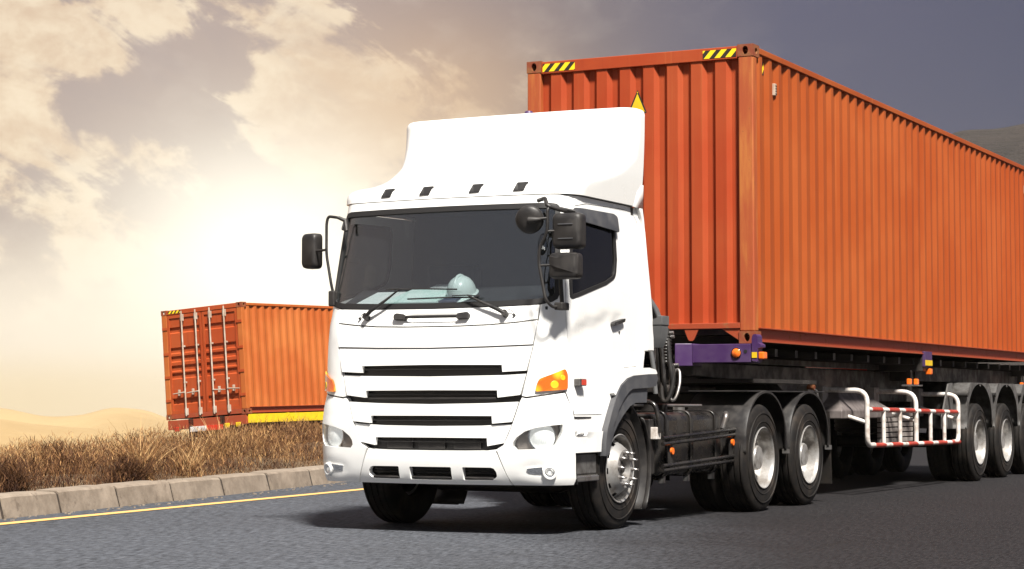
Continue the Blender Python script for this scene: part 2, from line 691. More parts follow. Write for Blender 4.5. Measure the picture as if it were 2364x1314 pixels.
def patch(S, outer, holes=(), off=0.0, thick=0.02, step=0.07, disp=None, out=None):
    """panel lying on a surface S(u, v) -> (point, normal): outline + holes, with real thickness"""
    loops = [densify(outer, step)] + [densify(h, step) for h in holes]
    pts, edges, lr = [], [], []
    for lp in loops:
        s = len(pts)
        pts += lp
        edges += [(s + i, s + (i + 1) % len(lp)) for i in range(len(lp))]
        lr.append((s, len(lp)))
    us = [p[0] for p in loops[0]]
    ws = [p[1] for p in loops[0]]
    bpts = np.array(pts)
    nu = int((max(us) - min(us)) / step)
    nw = int((max(ws) - min(ws)) / step)
    for i in range(1, nu + 1):
        for j in range(1, nw + 1):
            u = min(us) + (i + (0.5 if j % 2 else 0)) * step
            w = min(ws) + j * step
            if inside(loops[0], u, w) and not any(inside(h, u, w) for h in loops[1:]):
                if np.min(np.hypot(bpts[:, 0] - u, bpts[:, 1] - w)) > step * 0.45:
                    pts.append((u, w))
    r = delaunay_2d_cdt([Vector(p) for p in pts], edges, [], 0, 1e-6)
    V, F = r[0], r[2]
    tris = []
    for f in F:
        cx = sum(V[i].x for i in f) / len(f)
        cy = sum(V[i].y for i in f) / len(f)
        if inside(loops[0], cx, cy) and not any(inside(h, cx, cy) for h in loops[1:]):
            tris.append(list(f))
    mb = out or MB()
    top, bot = [], []
    for p in V:
        P, N = S(p.x, p.y)
        o = off + (disp(p.x, p.y) if disp else 0)
        top.append(Vector(P) + Vector(N) * o)
        bot.append(Vector(P) + Vector(N) * (o - thick))
    a = mb.addv(top)
    b = mb.addv(bot)
    ec = {}
    for t in tris:
        mb.f.append([a + i for i in t])
        mb.f.append([b + i for i in t[::-1]])
        for i, j in zip(t, t[1:] + t[:1]):
            k = (min(i, j), max(i, j))
            ec.setdefault(k, []).append((i, j))
    for k, l in ec.items():
        if len(l) == 1:
            i, j = l[0]
            mb.f.append([a + j, a + i, b + i, b + j])
    return mb


def flat(o, ux, uy):
    """planar surface from origin and two axes for patch()"""
    o, ux, uy = Vector(o), Vector(ux).normalized(), Vector(uy).normalized()
    n = ux.cross(uy)
    return lambda u, v: (o + ux * u + uy * v, n)

# ------------------------------------------------------------------ cab surface
YK=[(.30,-4.10),(.40,-4.135),(.50,-4.17),(.65,-4.19),(.90,-4.20),(1.15,-4.205),(1.35,-4.205),(1.55,-4.195),(1.70,-4.17),(1.80,-4.135),(2.00,-4.10),(2.30,-4.045),(2.60,-3.985),(2.72,-3.955),(2.9,-3.905)]
WK=[(.30,1.145),(.9,1.145),(1.02,1.135),(1.2,1.118),(1.6,1.112),(1.85,1.11),(2.3,1.09),(2.75,1.062),(2.9,1.05)]
def itp(K,z):
    if z<=K[0][0]: return K[0][1]
    if z>=K[-1][0]: return K[-1][1]
    i=bisect.bisect_right(K,(z,1e9))-1
    x0,y0=K[i];x1,y1=K[i+1];h=x1-x0
    def m(j):
        if j<=0: return (K[1][1]-K[0][1])/(K[1][0]-K[0][0])
        if j>=len(K)-1: return (K[-1][1]-K[-2][1])/(K[-1][0]-K[-2][0])
        a=(K[j][1]-K[j-1][1])/(K[j][0]-K[j-1][0]);b=(K[j+1][1]-K[j][1])/(K[j+1][0]-K[j][0])
        return 0 if a*b<=0 else 2*a*b/(a+b)
    t=(z-x0)/h;m0=m(i)*h;m1=m(i+1)*h
    return (2*t**3-3*t*t+1)*y0+(t**3-2*t*t+t)*m0+(-2*t**3+3*t*t)*y1+(t**3-t*t)*m1
_sc={}
def section(z):
    k=round(z,4)
    if k in _sc: return _sc[k]
    yF=itp(YK,z);w=itp(WK,z);xc=w-.24;B=.10
    P=[(xc*i/24,yF+B*(xc*i/24/w)**2) for i in range(25)]
    yc=P[-1][1];s=2*B*xc/w/w
    P0=(xc,yc);P1=(xc+.15,yc+.15*s);P3=(w,yc+.30);P2=(w-.0,yc+.30-.17)
    for i in range(1,21):
        t=i/20;a=(1-t)**3;b=3*t*(1-t)**2;c=3*t*t*(1-t);d=t**3
        P.append((a*P0[0]+b*P1[0]+c*P2[0]+d*P3[0],a*P0[1]+b*P1[1]+c*P2[1]+d*P3[1]))
    P.append((w,-1.5))
    L=[0]
    for i in range(1,len(P)): L.append(L[-1]+math.dist(P[i],P[i-1]))
    _sc[k]=(P,L);return P,L
def cabP(t,z):
    P,L=section(z);s=abs(t);i=min(max(bisect.bisect_right(L,s)-1,0),len(P)-2)
    u=(s-L[i])/(L[i+1]-L[i]);x=P[i][0]+u*(P[i+1][0]-P[i][0]);y=P[i][1]+u*(P[i+1][1]-P[i][1])
    return (x if t>=0 else -x,y,z)
def cabN(t,z):
    e=.012
    a=cabP(t+e,z);b=cabP(t-e,z);c=cabP(t,z+e);d=cabP(t,z-e)
    u=[a[i]-b[i] for i in range(3)];v=[c[i]-d[i] for i in range(3)]
    n=(u[1]*v[2]-u[2]*v[1],u[2]*v[0]-u[0]*v[2],u[0]*v[1]-u[1]*v[0])
    l=math.sqrt(sum(q*q for q in n))or 1
    return tuple(q/l for q in n)


def S_cab(t, z):
    return cabP(t, z), cabN(t, z)


def tY(y, z):
    """perimeter coordinate of the cab side at a given length position"""
    P, L = section(z)
    return L[-1] - (P[-1][1] - y)

# ------------------------------------------------------------------ wheels (axis X, outer face at x = 0, looking +X)
def tyre_mesh(R, width, rim):
    mb = MB()
    p = [(-0.02, rim - 0.012), (-0.006, rim + 0.004), (0.0, rim + 0.03), (0.004, rim + 0.075), (0.001, R - 0.10),
         (-0.006, R - 0.055), (-0.018, R - 0.022), (-0.032, R - 0.006)]
    g = width / 5
    x = -0.032
    tread = [(-0.045, R)]
    for k in range(1, 5):
        c = -g * k
        tread += [(c + 0.009, R), (c + 0.006, R - 0.014), (c - 0.006, R - 0.014), (c - 0.009, R)]
    tread += [(-width + 0.045, R)]
    q = [(-width - x0, r) for x0, r in p[::-1]]
    mb.lathe(p + tread + q, 72, closed=True)
    # raised side-wall rings
    for r0 in (rim + 0.055, R - 0.085):
        mb.lathe([(0.0, r0 - 0.006), (0.007, r0 - 0.003), (0.007, r0 + 0.003), (0.0, r0 + 0.006)], 72)
    return mb.mesh('tyre', M_RUBBER, 40)


def rim_front_mesh(rim):
    mb = MB()
    pr = [(-0.20, rim - 0.02), (-0.05, rim - 0.022), (-0.008, rim - 0.012), (0.004, rim + 0.004), (0.010, rim - 0.002), (0.002, rim - 0.014),
          (-0.035, rim - 0.026), (-0.058, rim - 0.034), (-0.050, rim - 0.046), (-0.030, rim - 0.060), (-0.010, rim - 0.075),
          (0.020, rim - 0.098), (0.042, rim - 0.115), (0.052, rim - 0.125), (0.052, 0.105), (0.046, 0.098), (0.01, 0.095), (-0.02, 0.09)]
    mb.lathe(pr, 80, skip=lambda i, k: i in (7, 8, 9) and (k % 8) in (3, 4, 5) or (i in (8,) and (k % 8) in (2, 6) and False))
    return mb.mesh('wheel', M_RIM, 35)


def rim_rear_mesh(rim):
    mb = MB()
    pr = [(-0.26, rim - 0.01), (-0.10, rim - 0.012), (-0.012, rim - 0.006), (0.004, rim + 0.004), (0.010, rim - 0.002), (0.000, rim - 0.012),
          (-0.03, rim - 0.018), (-0.10, rim - 0.022), (-0.165, rim - 0.034), (-0.182, rim - 0.05), (-0.176, rim - 0.072), (-0.170, rim - 0.095),
          (-0.172, 0.135), (-0.165, 0.125), (-0.06, 0.118), (-0.045, 0.11), (-0.045, 0.001)]
    mb.lathe(pr, 80, skip=lambda i, k: i in (9, 10) and (k % 8) in (3, 4, 5))
    return mb.mesh('wheel', M_RIM, 35)


def small(prof, m, name, seg=12, sm=40):
    return MB().lathe(prof, seg).mesh(name, m, sm)


def make_wheel_set():
    W = {}
    W['tyre_f'] = tyre_mesh(0.500, 0.285, 0.282)
    W['tyre_r'] = tyre_mesh(0.513, 0.285, 0.293)
    W['rim_f'] = rim_front_mesh(0.282)
    W['rim_r'] = rim_rear_mesh(0.293)
    W['nut'] = small([(0, 0.019), (0.006, 0.019), (0.010, 0.0145), (0.034, 0.0135), (0.040, 0.008), (0.062, 0.007), (0.064, 0.001)], M_STEEL, 'lug_nut', 8)
    W['hub_f'] = small([(-0.05, 0.088), (-0.005, 0.084), (0.010, 0.062), (0.018, 0.040), (0.034, 0.034), (0.036, 0.001)], M_CHASSIS, 'hub', 24)
    W['drum'] = small([(-0.20, 0.235), (-0.075, 0.235), (-0.065, 0.09)], M_CHASSIS, 'brake_drum', 32)
    W['drum_r'] = small([(-0.26, 0.23), (-0.205, 0.23), (-0.20, 0.09)], M_CHASSIS, 'brake_drum', 32)
    return W


WS = make_wheel_set()


def add_part(me, parent, loc=(0, 0, 0), rot=(0, 0, 0), name=None):
    o = bpy.data.objects.new(name or me.name, me)
    link(o, parent)
    o.location = loc
    o.rotation_euler = rot
    return o


def wheel(parent, x, y, z, front, detail=True, side=1, spin=0.0):
    w = add_part(WS['rim_f' if front else 'rim_r'], parent, (side * x, y, z), (spin, 0, 0 if side > 0 else math.pi), 'wheel')
    add_part(WS['tyre_f' if front else 'tyre_r'], w, (0, 0, 0), name='tyre')
    if detail:
        add_part(WS['drum' if front else 'drum_r'], w, name='brake_drum')
        if front:
            add_part(WS['hub_f'], w, name='hub')
        n, r, xo = (10, 0.135, 0.052) if front else (10, 0.158, -0.172)
        for k in range(n):
            a = 2 * math.pi * k / n + 0.2
            add_part(WS['nut'], w, (xo, r * math.cos(a), r * math.sin(a)), name='lug_nut')
    return w


# ------------------------------------------------------------------ tractor
TR = empty('tractor_truck', (0, -2.96, 0))
tag(TR, 'white cab-over tractor truck with tinted windscreen pulling the large orange container', 'truck')
TRI = Matrix.Translation((0, 2.96, 0))


def T(o, root=TR):
    """keep world coordinates although the thing's empty stands at its base"""
    if o.parent is root:
        o.location = Vector(o.location) - Vector(root.location)
    return o


def tp(S, outer, name, m, holes=(), parent=TR, both=False, bevel=0.004, smooth=38, **kw):
    res = []
    for s in ((1, -1) if both else (1,)):
        o_ = outer if s > 0 else mirror(outer)
        h_ = holes if s > 0 else [mirror(h) for h in holes]
        kw2 = dict(kw)
        if s < 0 and kw.get('disp'):
            d = kw['disp']
            kw2['disp'] = lambda u, v, d=d: d(-u, v)
        ob = patch(S, o_, h_, **kw2).build(name, m, parent, smooth, bevel)
        if parent is TR:
            T(ob)
        res.append(ob)
    return res if both else res[0]


SEAM = [(0.922, 1.806), (0.925, 1.696), (0.894, 1.474), (0.846, 1.274), (0.785, 1.054), (0.725, 0.877), (0.653, 0.714)]
SEAMZ = sorted((z, t) for t, z in SEAM)
def seam(z): return itp(SEAMZ, z)


WSO = [(0.0, 1.799), (0.571, 1.805), (0.897, 1.817), (1.016, 1.837), (1.058, 1.862), (1.076, 1.905), (1.075, 1.966), (1.045, 2.314), (1.021, 2.577),
       (1.010, 2.610), (0.985, 2.630), (0.93, 2.637), (0.49, 2.639), (0.0, 2.640)]
ARCH = [(1.735, 0.60), (1.752, 0.729), (1.782, 0.83), (1.861, 0.941), (1.977, 1.071), (2.109, 1.182), (2.236, 1.238), (2.372, 1.264), (2.70, 1.280)]


def chain(a):
    """close right half list into a symmetric loop: right side going up, left side coming down"""
    return a + [(-u, v) for u, v in a[::-1] if abs(u) > 1e-6]


# --- door outline
DOOR = [(1.255, 0.945), (1.80, 0.945), (1.90, 1.075), (1.99, 1.20), (2.09, 1.30), (2.30, 1.335), (2.56, 1.345), (2.535, 1.90), (2.47, 2.40), (2.40, 2.58),
        (2.28, 2.660), (2.10, 2.672), (1.35, 2.655), (1.14, 2.62), (1.098, 2.52), (1.105, 2.20), (1.118, 1.95), (1.135, 1.80), (1.205, 1.50), (1.218, 1.30), (1.222, 1.12)]
DOORH = rounded(DOOR, 0.03, 3)
WIN = rounded([(1.187, 1.873), (1.165, 2.011), (1.128, 2.545), (1.278, 2.566), (1.76, 2.584), (1.895, 2.578), (1.935, 2.483), (1.997, 2.23), (1.992, 2.085), (1.823, 2.022)],
              [0.03, 0, 0.04, 0, 0, 0.06, 0, 0, 0.05, 0], 3)


def inset(poly, d):
    """move a (t, z) outline inwards by d"""
    n = len(poly)
    area = sum(poly[i][0] * poly[(i + 1) % n][1] - poly[(i + 1) % n][0] * poly[i][1] for i in range(n))
    s = 1 if area > 0 else -1
    out = []
    for i in range(n):
        p, a, c = Vector(poly[i]), Vector(poly[i - 1]), Vector(poly[(i + 1) % n])
        e1, e2 = (p - a), (c - p)
        if e1.length < 1e-9 or e2.length < 1e-9:
            out.append(tuple(p))
            continue
        e1.normalize()
        e2.normalize()
        n1, n2 = Vector((-e1.y, e1.x)) * s, Vector((-e2.y, e2.x)) * s
        b = n1 + n2
        k = d / max(0.45, (1 + n1.dot(n2)) / 1.0) if b.length > 1e-6 else d
        out.append(tuple(p + b * k))
    return out


ws_right = [q for q in WSO if q[0] > 0.9]
shell_r = ([(0.806, 1.098), (0.842, 1.090), (1.174, 1.138), (1.192, 1.097), (1.243, 0.992), (1.262, 0.935), (1.262, 0.645)] + [(1.73, 0.645)] + ARCH[1:]
           + [(tY(-2.48, 1.30), 1.30), (tY(-2.40, 1.55), 1.55), (tY(-2.39, 2.0), 2.0), (tY(-2.40, 2.70), 2.703)])
up_seam = [(seam(z) + 0.004, z) for z in (1.274, 1.474, 1.696)] + [(0.926, 1.8165)]
ws_edge = [(u, v) for u, v in WSO if u > 0.92]
shell = shell_r + [(-u, v) for u, v in shell_r[::-1]] + [(-u, v) for u, v in up_seam] + [(-u, v) for u, v in ws_edge] \
    + [(0.49, 2.639)][:0] + ws_edge[::-1] + up_seam[::-1]


def door_disp(u, v):
    # long pressed crease under the window and a shallow hollow at the handle
    tz = 1.642 + (u - 1.228) * 0.183
    d = 0.0
    if 1.2 < u < 2.0:
        fade = min(1, (u - 1.2) / 0.08) * min(1, (2.0 - u) / 0.1)
        q = (tz - v)
        if q > 0:
            d -= 0.018 * fade * min(1, q / 0.03) * max(0, 1 - q / 0.42)
    r = math.hypot((u - 2.09) / 0.14, (v - 1.70) / 0.06)
    if r < 1:
        d -= 0.02 * (1 - r * r)
    return d


tp(S_cab, shell, 'cab_shell', M_WHITE, [DOORH, mirror(DOORH)], thick=0.035, step=0.08, bevel=0.005)
doors = tp(S_cab, inset(DOORH, 0.006), 'door', M_WHITE, [WIN], both=True, thick=0.03, step=0.055, disp=door_disp, bevel=0.004)
for s, d in zip((1, -1), doors):
    sgn = (lambda p: p) if s > 0 else mirror
    off = Vector((0, 2.96, 0))

    def dp(o, d=d):
        o.location = Vector((0, 0, 0))
        return o
    dp(patch(S_cab, sgn(inset(WIN, -0.012)), [sgn(inset(WIN, 0.022))], off=0.004, thick=0.03, step=0.07).build('window_seal', M_SEAM, d, 38))
    dp(patch(S_cab, sgn(inset(WIN, 0.012)), off=-0.008, thick=0.006, step=0.09).build('window_pane', M_SIDEGLASS, d, 38))
    vis = [(1.14, 2.50), (1.13, 2.60), (1.28, 2.605), (1.86, 2.61), (1.93, 2.59), (1.965, 2.46), (1.93, 2.455), (1.90, 2.465)]
    dp(patch(S_cab, sgn(rounded(vis, 0.02, 2)), off=0.035, thick=0.012, step=0.07, disp=lambda u, v: -0.25 * max(0, v - 2.52) ** 1.2).build('rain_deflector', M_TRIM, d, 38))
    hp = rounded([(1.985, 1.672), (2.20, 1.715), (2.20, 1.745), (1.985, 1.702)], 0.012, 2)
    dp(patch(S_cab, sgn(hp), off=0.03, thick=0.045, step=0.05).build('door_handle', M_BLACK, d, 38, 0.003))
    dp(patch(S_cab, sgn(ellipse(2.16, 1.625, 0.012, n=12)), off=0.004, thick=0.012, step=0.05).build('door_lock', M_BLACK, d, 38))

# --- windscreen
wso = chain(WSO)[:-1] if False else (WSO + [(-u, v) for u, v in WSO[::-1] if u > 1e-6])
wo = inset(wso, 0.002)
wi = inset(wso, 0.045)
tp(S_cab, wo, 'windscreen_frame', M_SEAM, [wi], off=0.006, thick=0.035, step=0.06, bevel=0.003)
tp(S_cab, inset(wso, 0.03), 'windscreen', M_GLASS, off=-0.008, thick=0.006, step=0.07, bevel=0)

# --- front panels
LT = [(0.0, 1.652), (0.26, 1.653), (0.52, 1.660), (0.74, 1.676), (0.922, 1.696)]
LB = [(0.0, 1.479), (0.49, 1.485), (0.89, 1.497)]


def band(top, bot):
    """symmetric panel between two half-curves"""
    t_full = [(-u, v) for u, v in top[::-1] if u > 1e-6] + top
    b_full = [(-u, v) for u, v in bot[::-1] if u > 1e-6] + bot
    return b_full + t_full[::-1]


def cowl_disp(u, v):
    a = max(0, 1 - max(0, abs(u) - 0.20) / 0.07) * max(0, 1 - max(0, abs(v - 1.722) - 0.022) / 0.022)
    return -0.032 * (a * a * (3 - 2 * a))


tp(S_cab, band([(0.0, 1.7975), (0.571, 1.8035), (0.897, 1.8145), (0.918, 1.8150)], [(u, v + 0.007) for u, v in LT[:-1]] + [(0.917, 1.703)]),
   'wiper_panel', M_WHITE, thick=0.03, step=0.025, disp=cowl_disp)


def side_pts(z0, z1, g=0.006, n=4):
    return [(seam(z0 + (z1 - z0) * k / n) - g, z0 + (z1 - z0) * k / n) for k in range(n + 1)]


def slat(top, bot, lean=0.016):
    zt = top[-1][1]
    zb = bot[-1][1]
    sp = side_pts(zb, zt)[1:-1]
    half = bot + sp + top[::-1]
    full = half + [(-u, v) for u, v in half[::-1] if u > 1e-6]
    # order: bottom centre -> right -> top centre -> left -> back
    z_hi, z_lo = max(v for u, v in half), min(v for u, v in half)
    return full, (lambda u, v: lean * max(0, (z_hi - v) / (z_hi - z_lo)) - 0.004)


def fix_end(pts):
    return pts[:-1] + [(seam(pts[-1][1]) - 0.006, pts[-1][1])]


f, d = slat([(u, v - 0.004) for u, v in fix_end(LT)], fix_end([(0, 1.4835), (0.49, 1.4895), (0.89, 1.5015)]), 0.010)
tp(S_cab, f, 'front_lid', M_WHITE, thick=0.03, step=0.07, disp=d)
SL = [([(0, 1.4765), (0.49, 1.4825), (0.89, 1.4945)], [(0, 1.347), (0.64, 1.342), (0.646, 1.287), (0.845, 1.296)]),
      ([(0, 1.253), (0.643, 1.261), (0.839, 1.272)], [(0, 1.144), (0.60, 1.142), (0.606, 1.085), (0.797, 1.106)]),
      ([(0, 1.032), (0.495, 1.040), (0.781, 1.052)], [(0, 0.941), (0.552, 0.940), (0.558, 0.880), (0.725, 0.894)]),
      ([(0, 0.857), (0.45, 0.862), (0.72, 0.876)], [(0, 0.767), (0.508, 0.766), (0.514, 0.703), (0.648, 0.727)])]
for top, bot in SL:
    f, d = slat(fix_end(top), fix_end(bot))
    tp(S_cab, f, 'grille_slat', M_WHITE, thick=0.035, step=0.052, disp=d, bevel=0)
back = [(seam(z) + 0.02, z) for z in (0.72, 0.9, 1.1, 1.3, 1.5, 1.70)]
bk = [(0, 0.60), (0.60, 0.60)] + back + [(0, 1.72)]
tp(S_cab, bk + [(-u, v) for u, v in bk[::-1] if u > 0], 'grille_back', M_GRILLE, off=-0.055, thick=0.02, step=0.09, bevel=0)
for (z0, w) in ((1.315, 0.635), (1.110, 0.595), (1.078, 0.595), (0.905, 0.545), (0.735, 0.50)):
    tp(S_cab, [(-w, z0 - 0.006), (w, z0 - 0.006), (w, z0 + 0.008), (-w, z0 + 0.008)], 'grille_bar', M_BLACK, off=-0.018, thick=0.03, step=0.1)
for (u0, u1) in ((-0.42, -0.18), (-0.12, 0.12), (0.20, 0.44)):
    tp(S_cab, [(u0, 0.676), (u1, 0.676), (u1, 0.752), (u0, 0.752)], 'grille_box', M_BLACK, off=-0.03, thick=0.03, step=0.1)

# --- bumper
BT = [(0.0, 0.662), (0.30, 0.663), (0.51, 0.667), (0.583, 0.676)]
INT_R = rounded([(0.290, 0.437), (0.545, 0.440), (0.592, 0.470), (0.566, 0.536), (0.290, 0.537)], [0.01, 0.02, 0.03, 0.03, 0.01], 2)
INT_M = rounded([(-0.190, 0.435), (0.190, 0.435), (0.190, 0.536), (-0.190, 0.536)], 0.01, 2)
bc = [(0.0, 0.396), (0.35, 0.397), (0.699, 0.399), (0.655, 0.497)] + BT[::-1]
bcf = bc + [(-u, v) for u, v in bc[::-1] if u > 0]


def bump_disp(u, v):
    return 0.018 - 0.03 * max(0, (0.44 - v) / 0.05) ** 2 * 0.5 - 0.010 * max(0, v - 0.60) / 0.06


bumper = tp(S_cab, bcf, 'bumper', M_WHITE, [INT_R, mirror(INT_R), INT_M], thick=0.05, step=0.045, disp=bump_disp)
tp(S_cab, [(-0.64, 0.42), (0.64, 0.42), (0.64, 0.55), (-0.64, 0.55)], 'intake_back', M_GRILLE, off=-0.05, thick=0.01, step=0.1, bevel=0)
for u0, u1 in ((-0.55, -0.30), (-0.18, 0.18), (0.30, 0.55)):
    tp(S_cab, [(u0, 0.442), (u1, 0.442), (u1, 0.456), (u0, 0.456)], 'intake_lip', M_BLACK, off=0.018, thick=0.04, step=0.1)
    for zz in (0.478, 0.502):
        tp(S_cab, [(u0, zz), (u1, zz), (u1, zz + 0.008), (u0, zz + 0.008)], 'intake_bar', M_BLACK, off=-0.02, thick=0.02, step=0.1)

HL = [(0.732, 0.705), (0.738, 0.740), (0.765, 0.775), (0.832, 0.820), (0.92, 0.848), (1.025, 0.866), (1.128, 0.876), (1.128, 0.817), (1.105, 0.770), (1.079, 0.724), (1.039, 0.692), (0.95, 0.684), (0.869, 0.680), (0.755, 0.676)]
corner = [(0.593, 0.678), (0.653, 0.712)] + [(seam(z) + 0.006, z) for z in (0.80, 0.877, 0.96, 1.054)] + [(0.806, 1.085), (0.842, 1.077), (1.172, 1.124), (1.184, 1.090), (1.234, 0.985), (1.250, 0.931), (1.250, 0.60), (1.235, 0.45), (1.205, 0.400), (0.709, 0.399), (0.664, 0.497)][::1]
corner = corner[::-1]


def corner_disp(u, v):
    d = 0.018
    d -= 0.03 * max(0, (0.44 - v) / 0.05) ** 2 * 0.5
    d -= 0.020 * max(0, (v - 0.93) / 0.15)              # shoulder leans in above the crease
    if v > 0.905 and v < 0.93:
        d -= 0.010 * (v - 0.905) / 0.025
    if v >= 0.93:
        d -= 0.010 * max(0, 1 - (v - 0.93) / 0.05)
    r = math.hypot((u - 0.95) / 0.19, (v - 0.515) / 0.07)
    if r < 1:
        d -= 0.014 * (1 - r ** 2)
    return d


cor = tp(S_cab, corner, 'bumper_corner', M_WHITE, [HL], both=True, thick=0.05, step=0.04, disp=corner_disp)
for s in (1, -1):
    sg = (lambda p: p) if s > 0 else mirror
    hl = T(patch(S_cab, sg(inset(HL, -0.012)), off=-0.045, thick=0.012, step=0.06).build('headlight', M_BEZEL, TR, 38))
    cx, cz, R_ = 0.967 * s, 0.778, 0.112
    dome = lambda u, v, cx=cx: 0.035 * max(0, 1 - ((u - cx) ** 2 + (v - cz) ** 2) / R_ ** 2)
    patch(S_cab, ellipse(cx, cz, R_ - 0.004, n=32), off=-0.030, thick=0.02, step=0.03, disp=dome).build('lens', M_LAMP, hl, 50)
    patch(S_cab, ellipse(cx, cz, R_ + 0.006, n=32), [ellipse(cx, cz, R_ - 0.004, n=32)], off=-0.018, thick=0.03, step=0.05).build('lens_ring', M_CHROME, hl, 40)
    patch(S_cab, sg(inset(HL, 0.004)), off=0.012, thick=0.004, step=0.05).build('lens_cover', M_CLEAR, hl, 40)
    fx, fz = 1.015 * s, 0.502
    fo = T(patch(S_cab, ellipse(fx, fz, 0.052, n=24), [ellipse(fx, fz, 0.034, n=24)], off=0.034, thick=0.05, step=0.05).build('fog_light', M_WHITE, TR, 40, 0.006))
    patch(S_cab, ellipse(fx, fz, 0.035, n=24), off=0.018, thick=0.02, step=0.02,
          disp=lambda u, v, fx=fx: -0.02 * max(0, 1 - ((u - fx) ** 2 + (v - fz) ** 2) / 0.035 ** 2)).build('reflector', M_CHROME, fo, 40)
    patch(S_cab, ellipse(fx, fz, 0.012, n=12), off=0.024, thick=0.03, step=0.03).build('bulb', M_LAMP, fo, 40)
    st = sg(rounded([(0.838, 0.533), (0.855, 0.491), (0.960, 0.489), (0.966, 0.546)], 0.008, 2))
    T(patch(S_cab, st, off=0.022, thick=0.02, step=0.04, disp=lambda u, v: -0.35 * max(0, 0.518 - v)).build('chrome_strip', M_CHROME, TR, 38, 0.003))
    ind = sg(rounded([(0.918, 1.130), (0.930, 1.190), (0.950, 1.232), (1.160, 1.311), (1.186, 1.267), (1.184, 1.148)], 0.018, 3))
    io = T(patch(S_cab, ind, off=0.016, thick=0.03, step=0.04).build('indicator', M_AMBER, TR, 38, 0.006))
    for (u, v, r) in ((1.065, 1.185, 0.032), (1.135, 1.24, 0.022)):
        patch(S_cab, ellipse(u * s, v, r, n=16), off=0.018, thick=0.006, step=0.03).build('bulb', M_YELLOW, io, 40, 0.002)
    # strip below indicator
    T(patch(S_cab, sg([(0.875, 1.086), (1.165, 1.128), (1.168, 1.140), (0.88, 1.102)]), off=-0.012, thick=0.02, step=0.05).build('indicator_gap', M_PLATE, TR, 38))
    # side marker lamp
    c = cabP(tY(-3.80, 1.205) * s, 1.205)
    mk = T(MB().box((c[0] + s * 0.026, -3.80, 1.205), (0.052, 0.125, 0.056)).build('side_marker', M_MUD, TR, bevel=0.005))
    MB().box((c[0] + s * 0.0535, -3.785, 1.205), (0.004, 0.085, 0.044)).build('lens', M_REDLENS, mk, bevel=0.001)

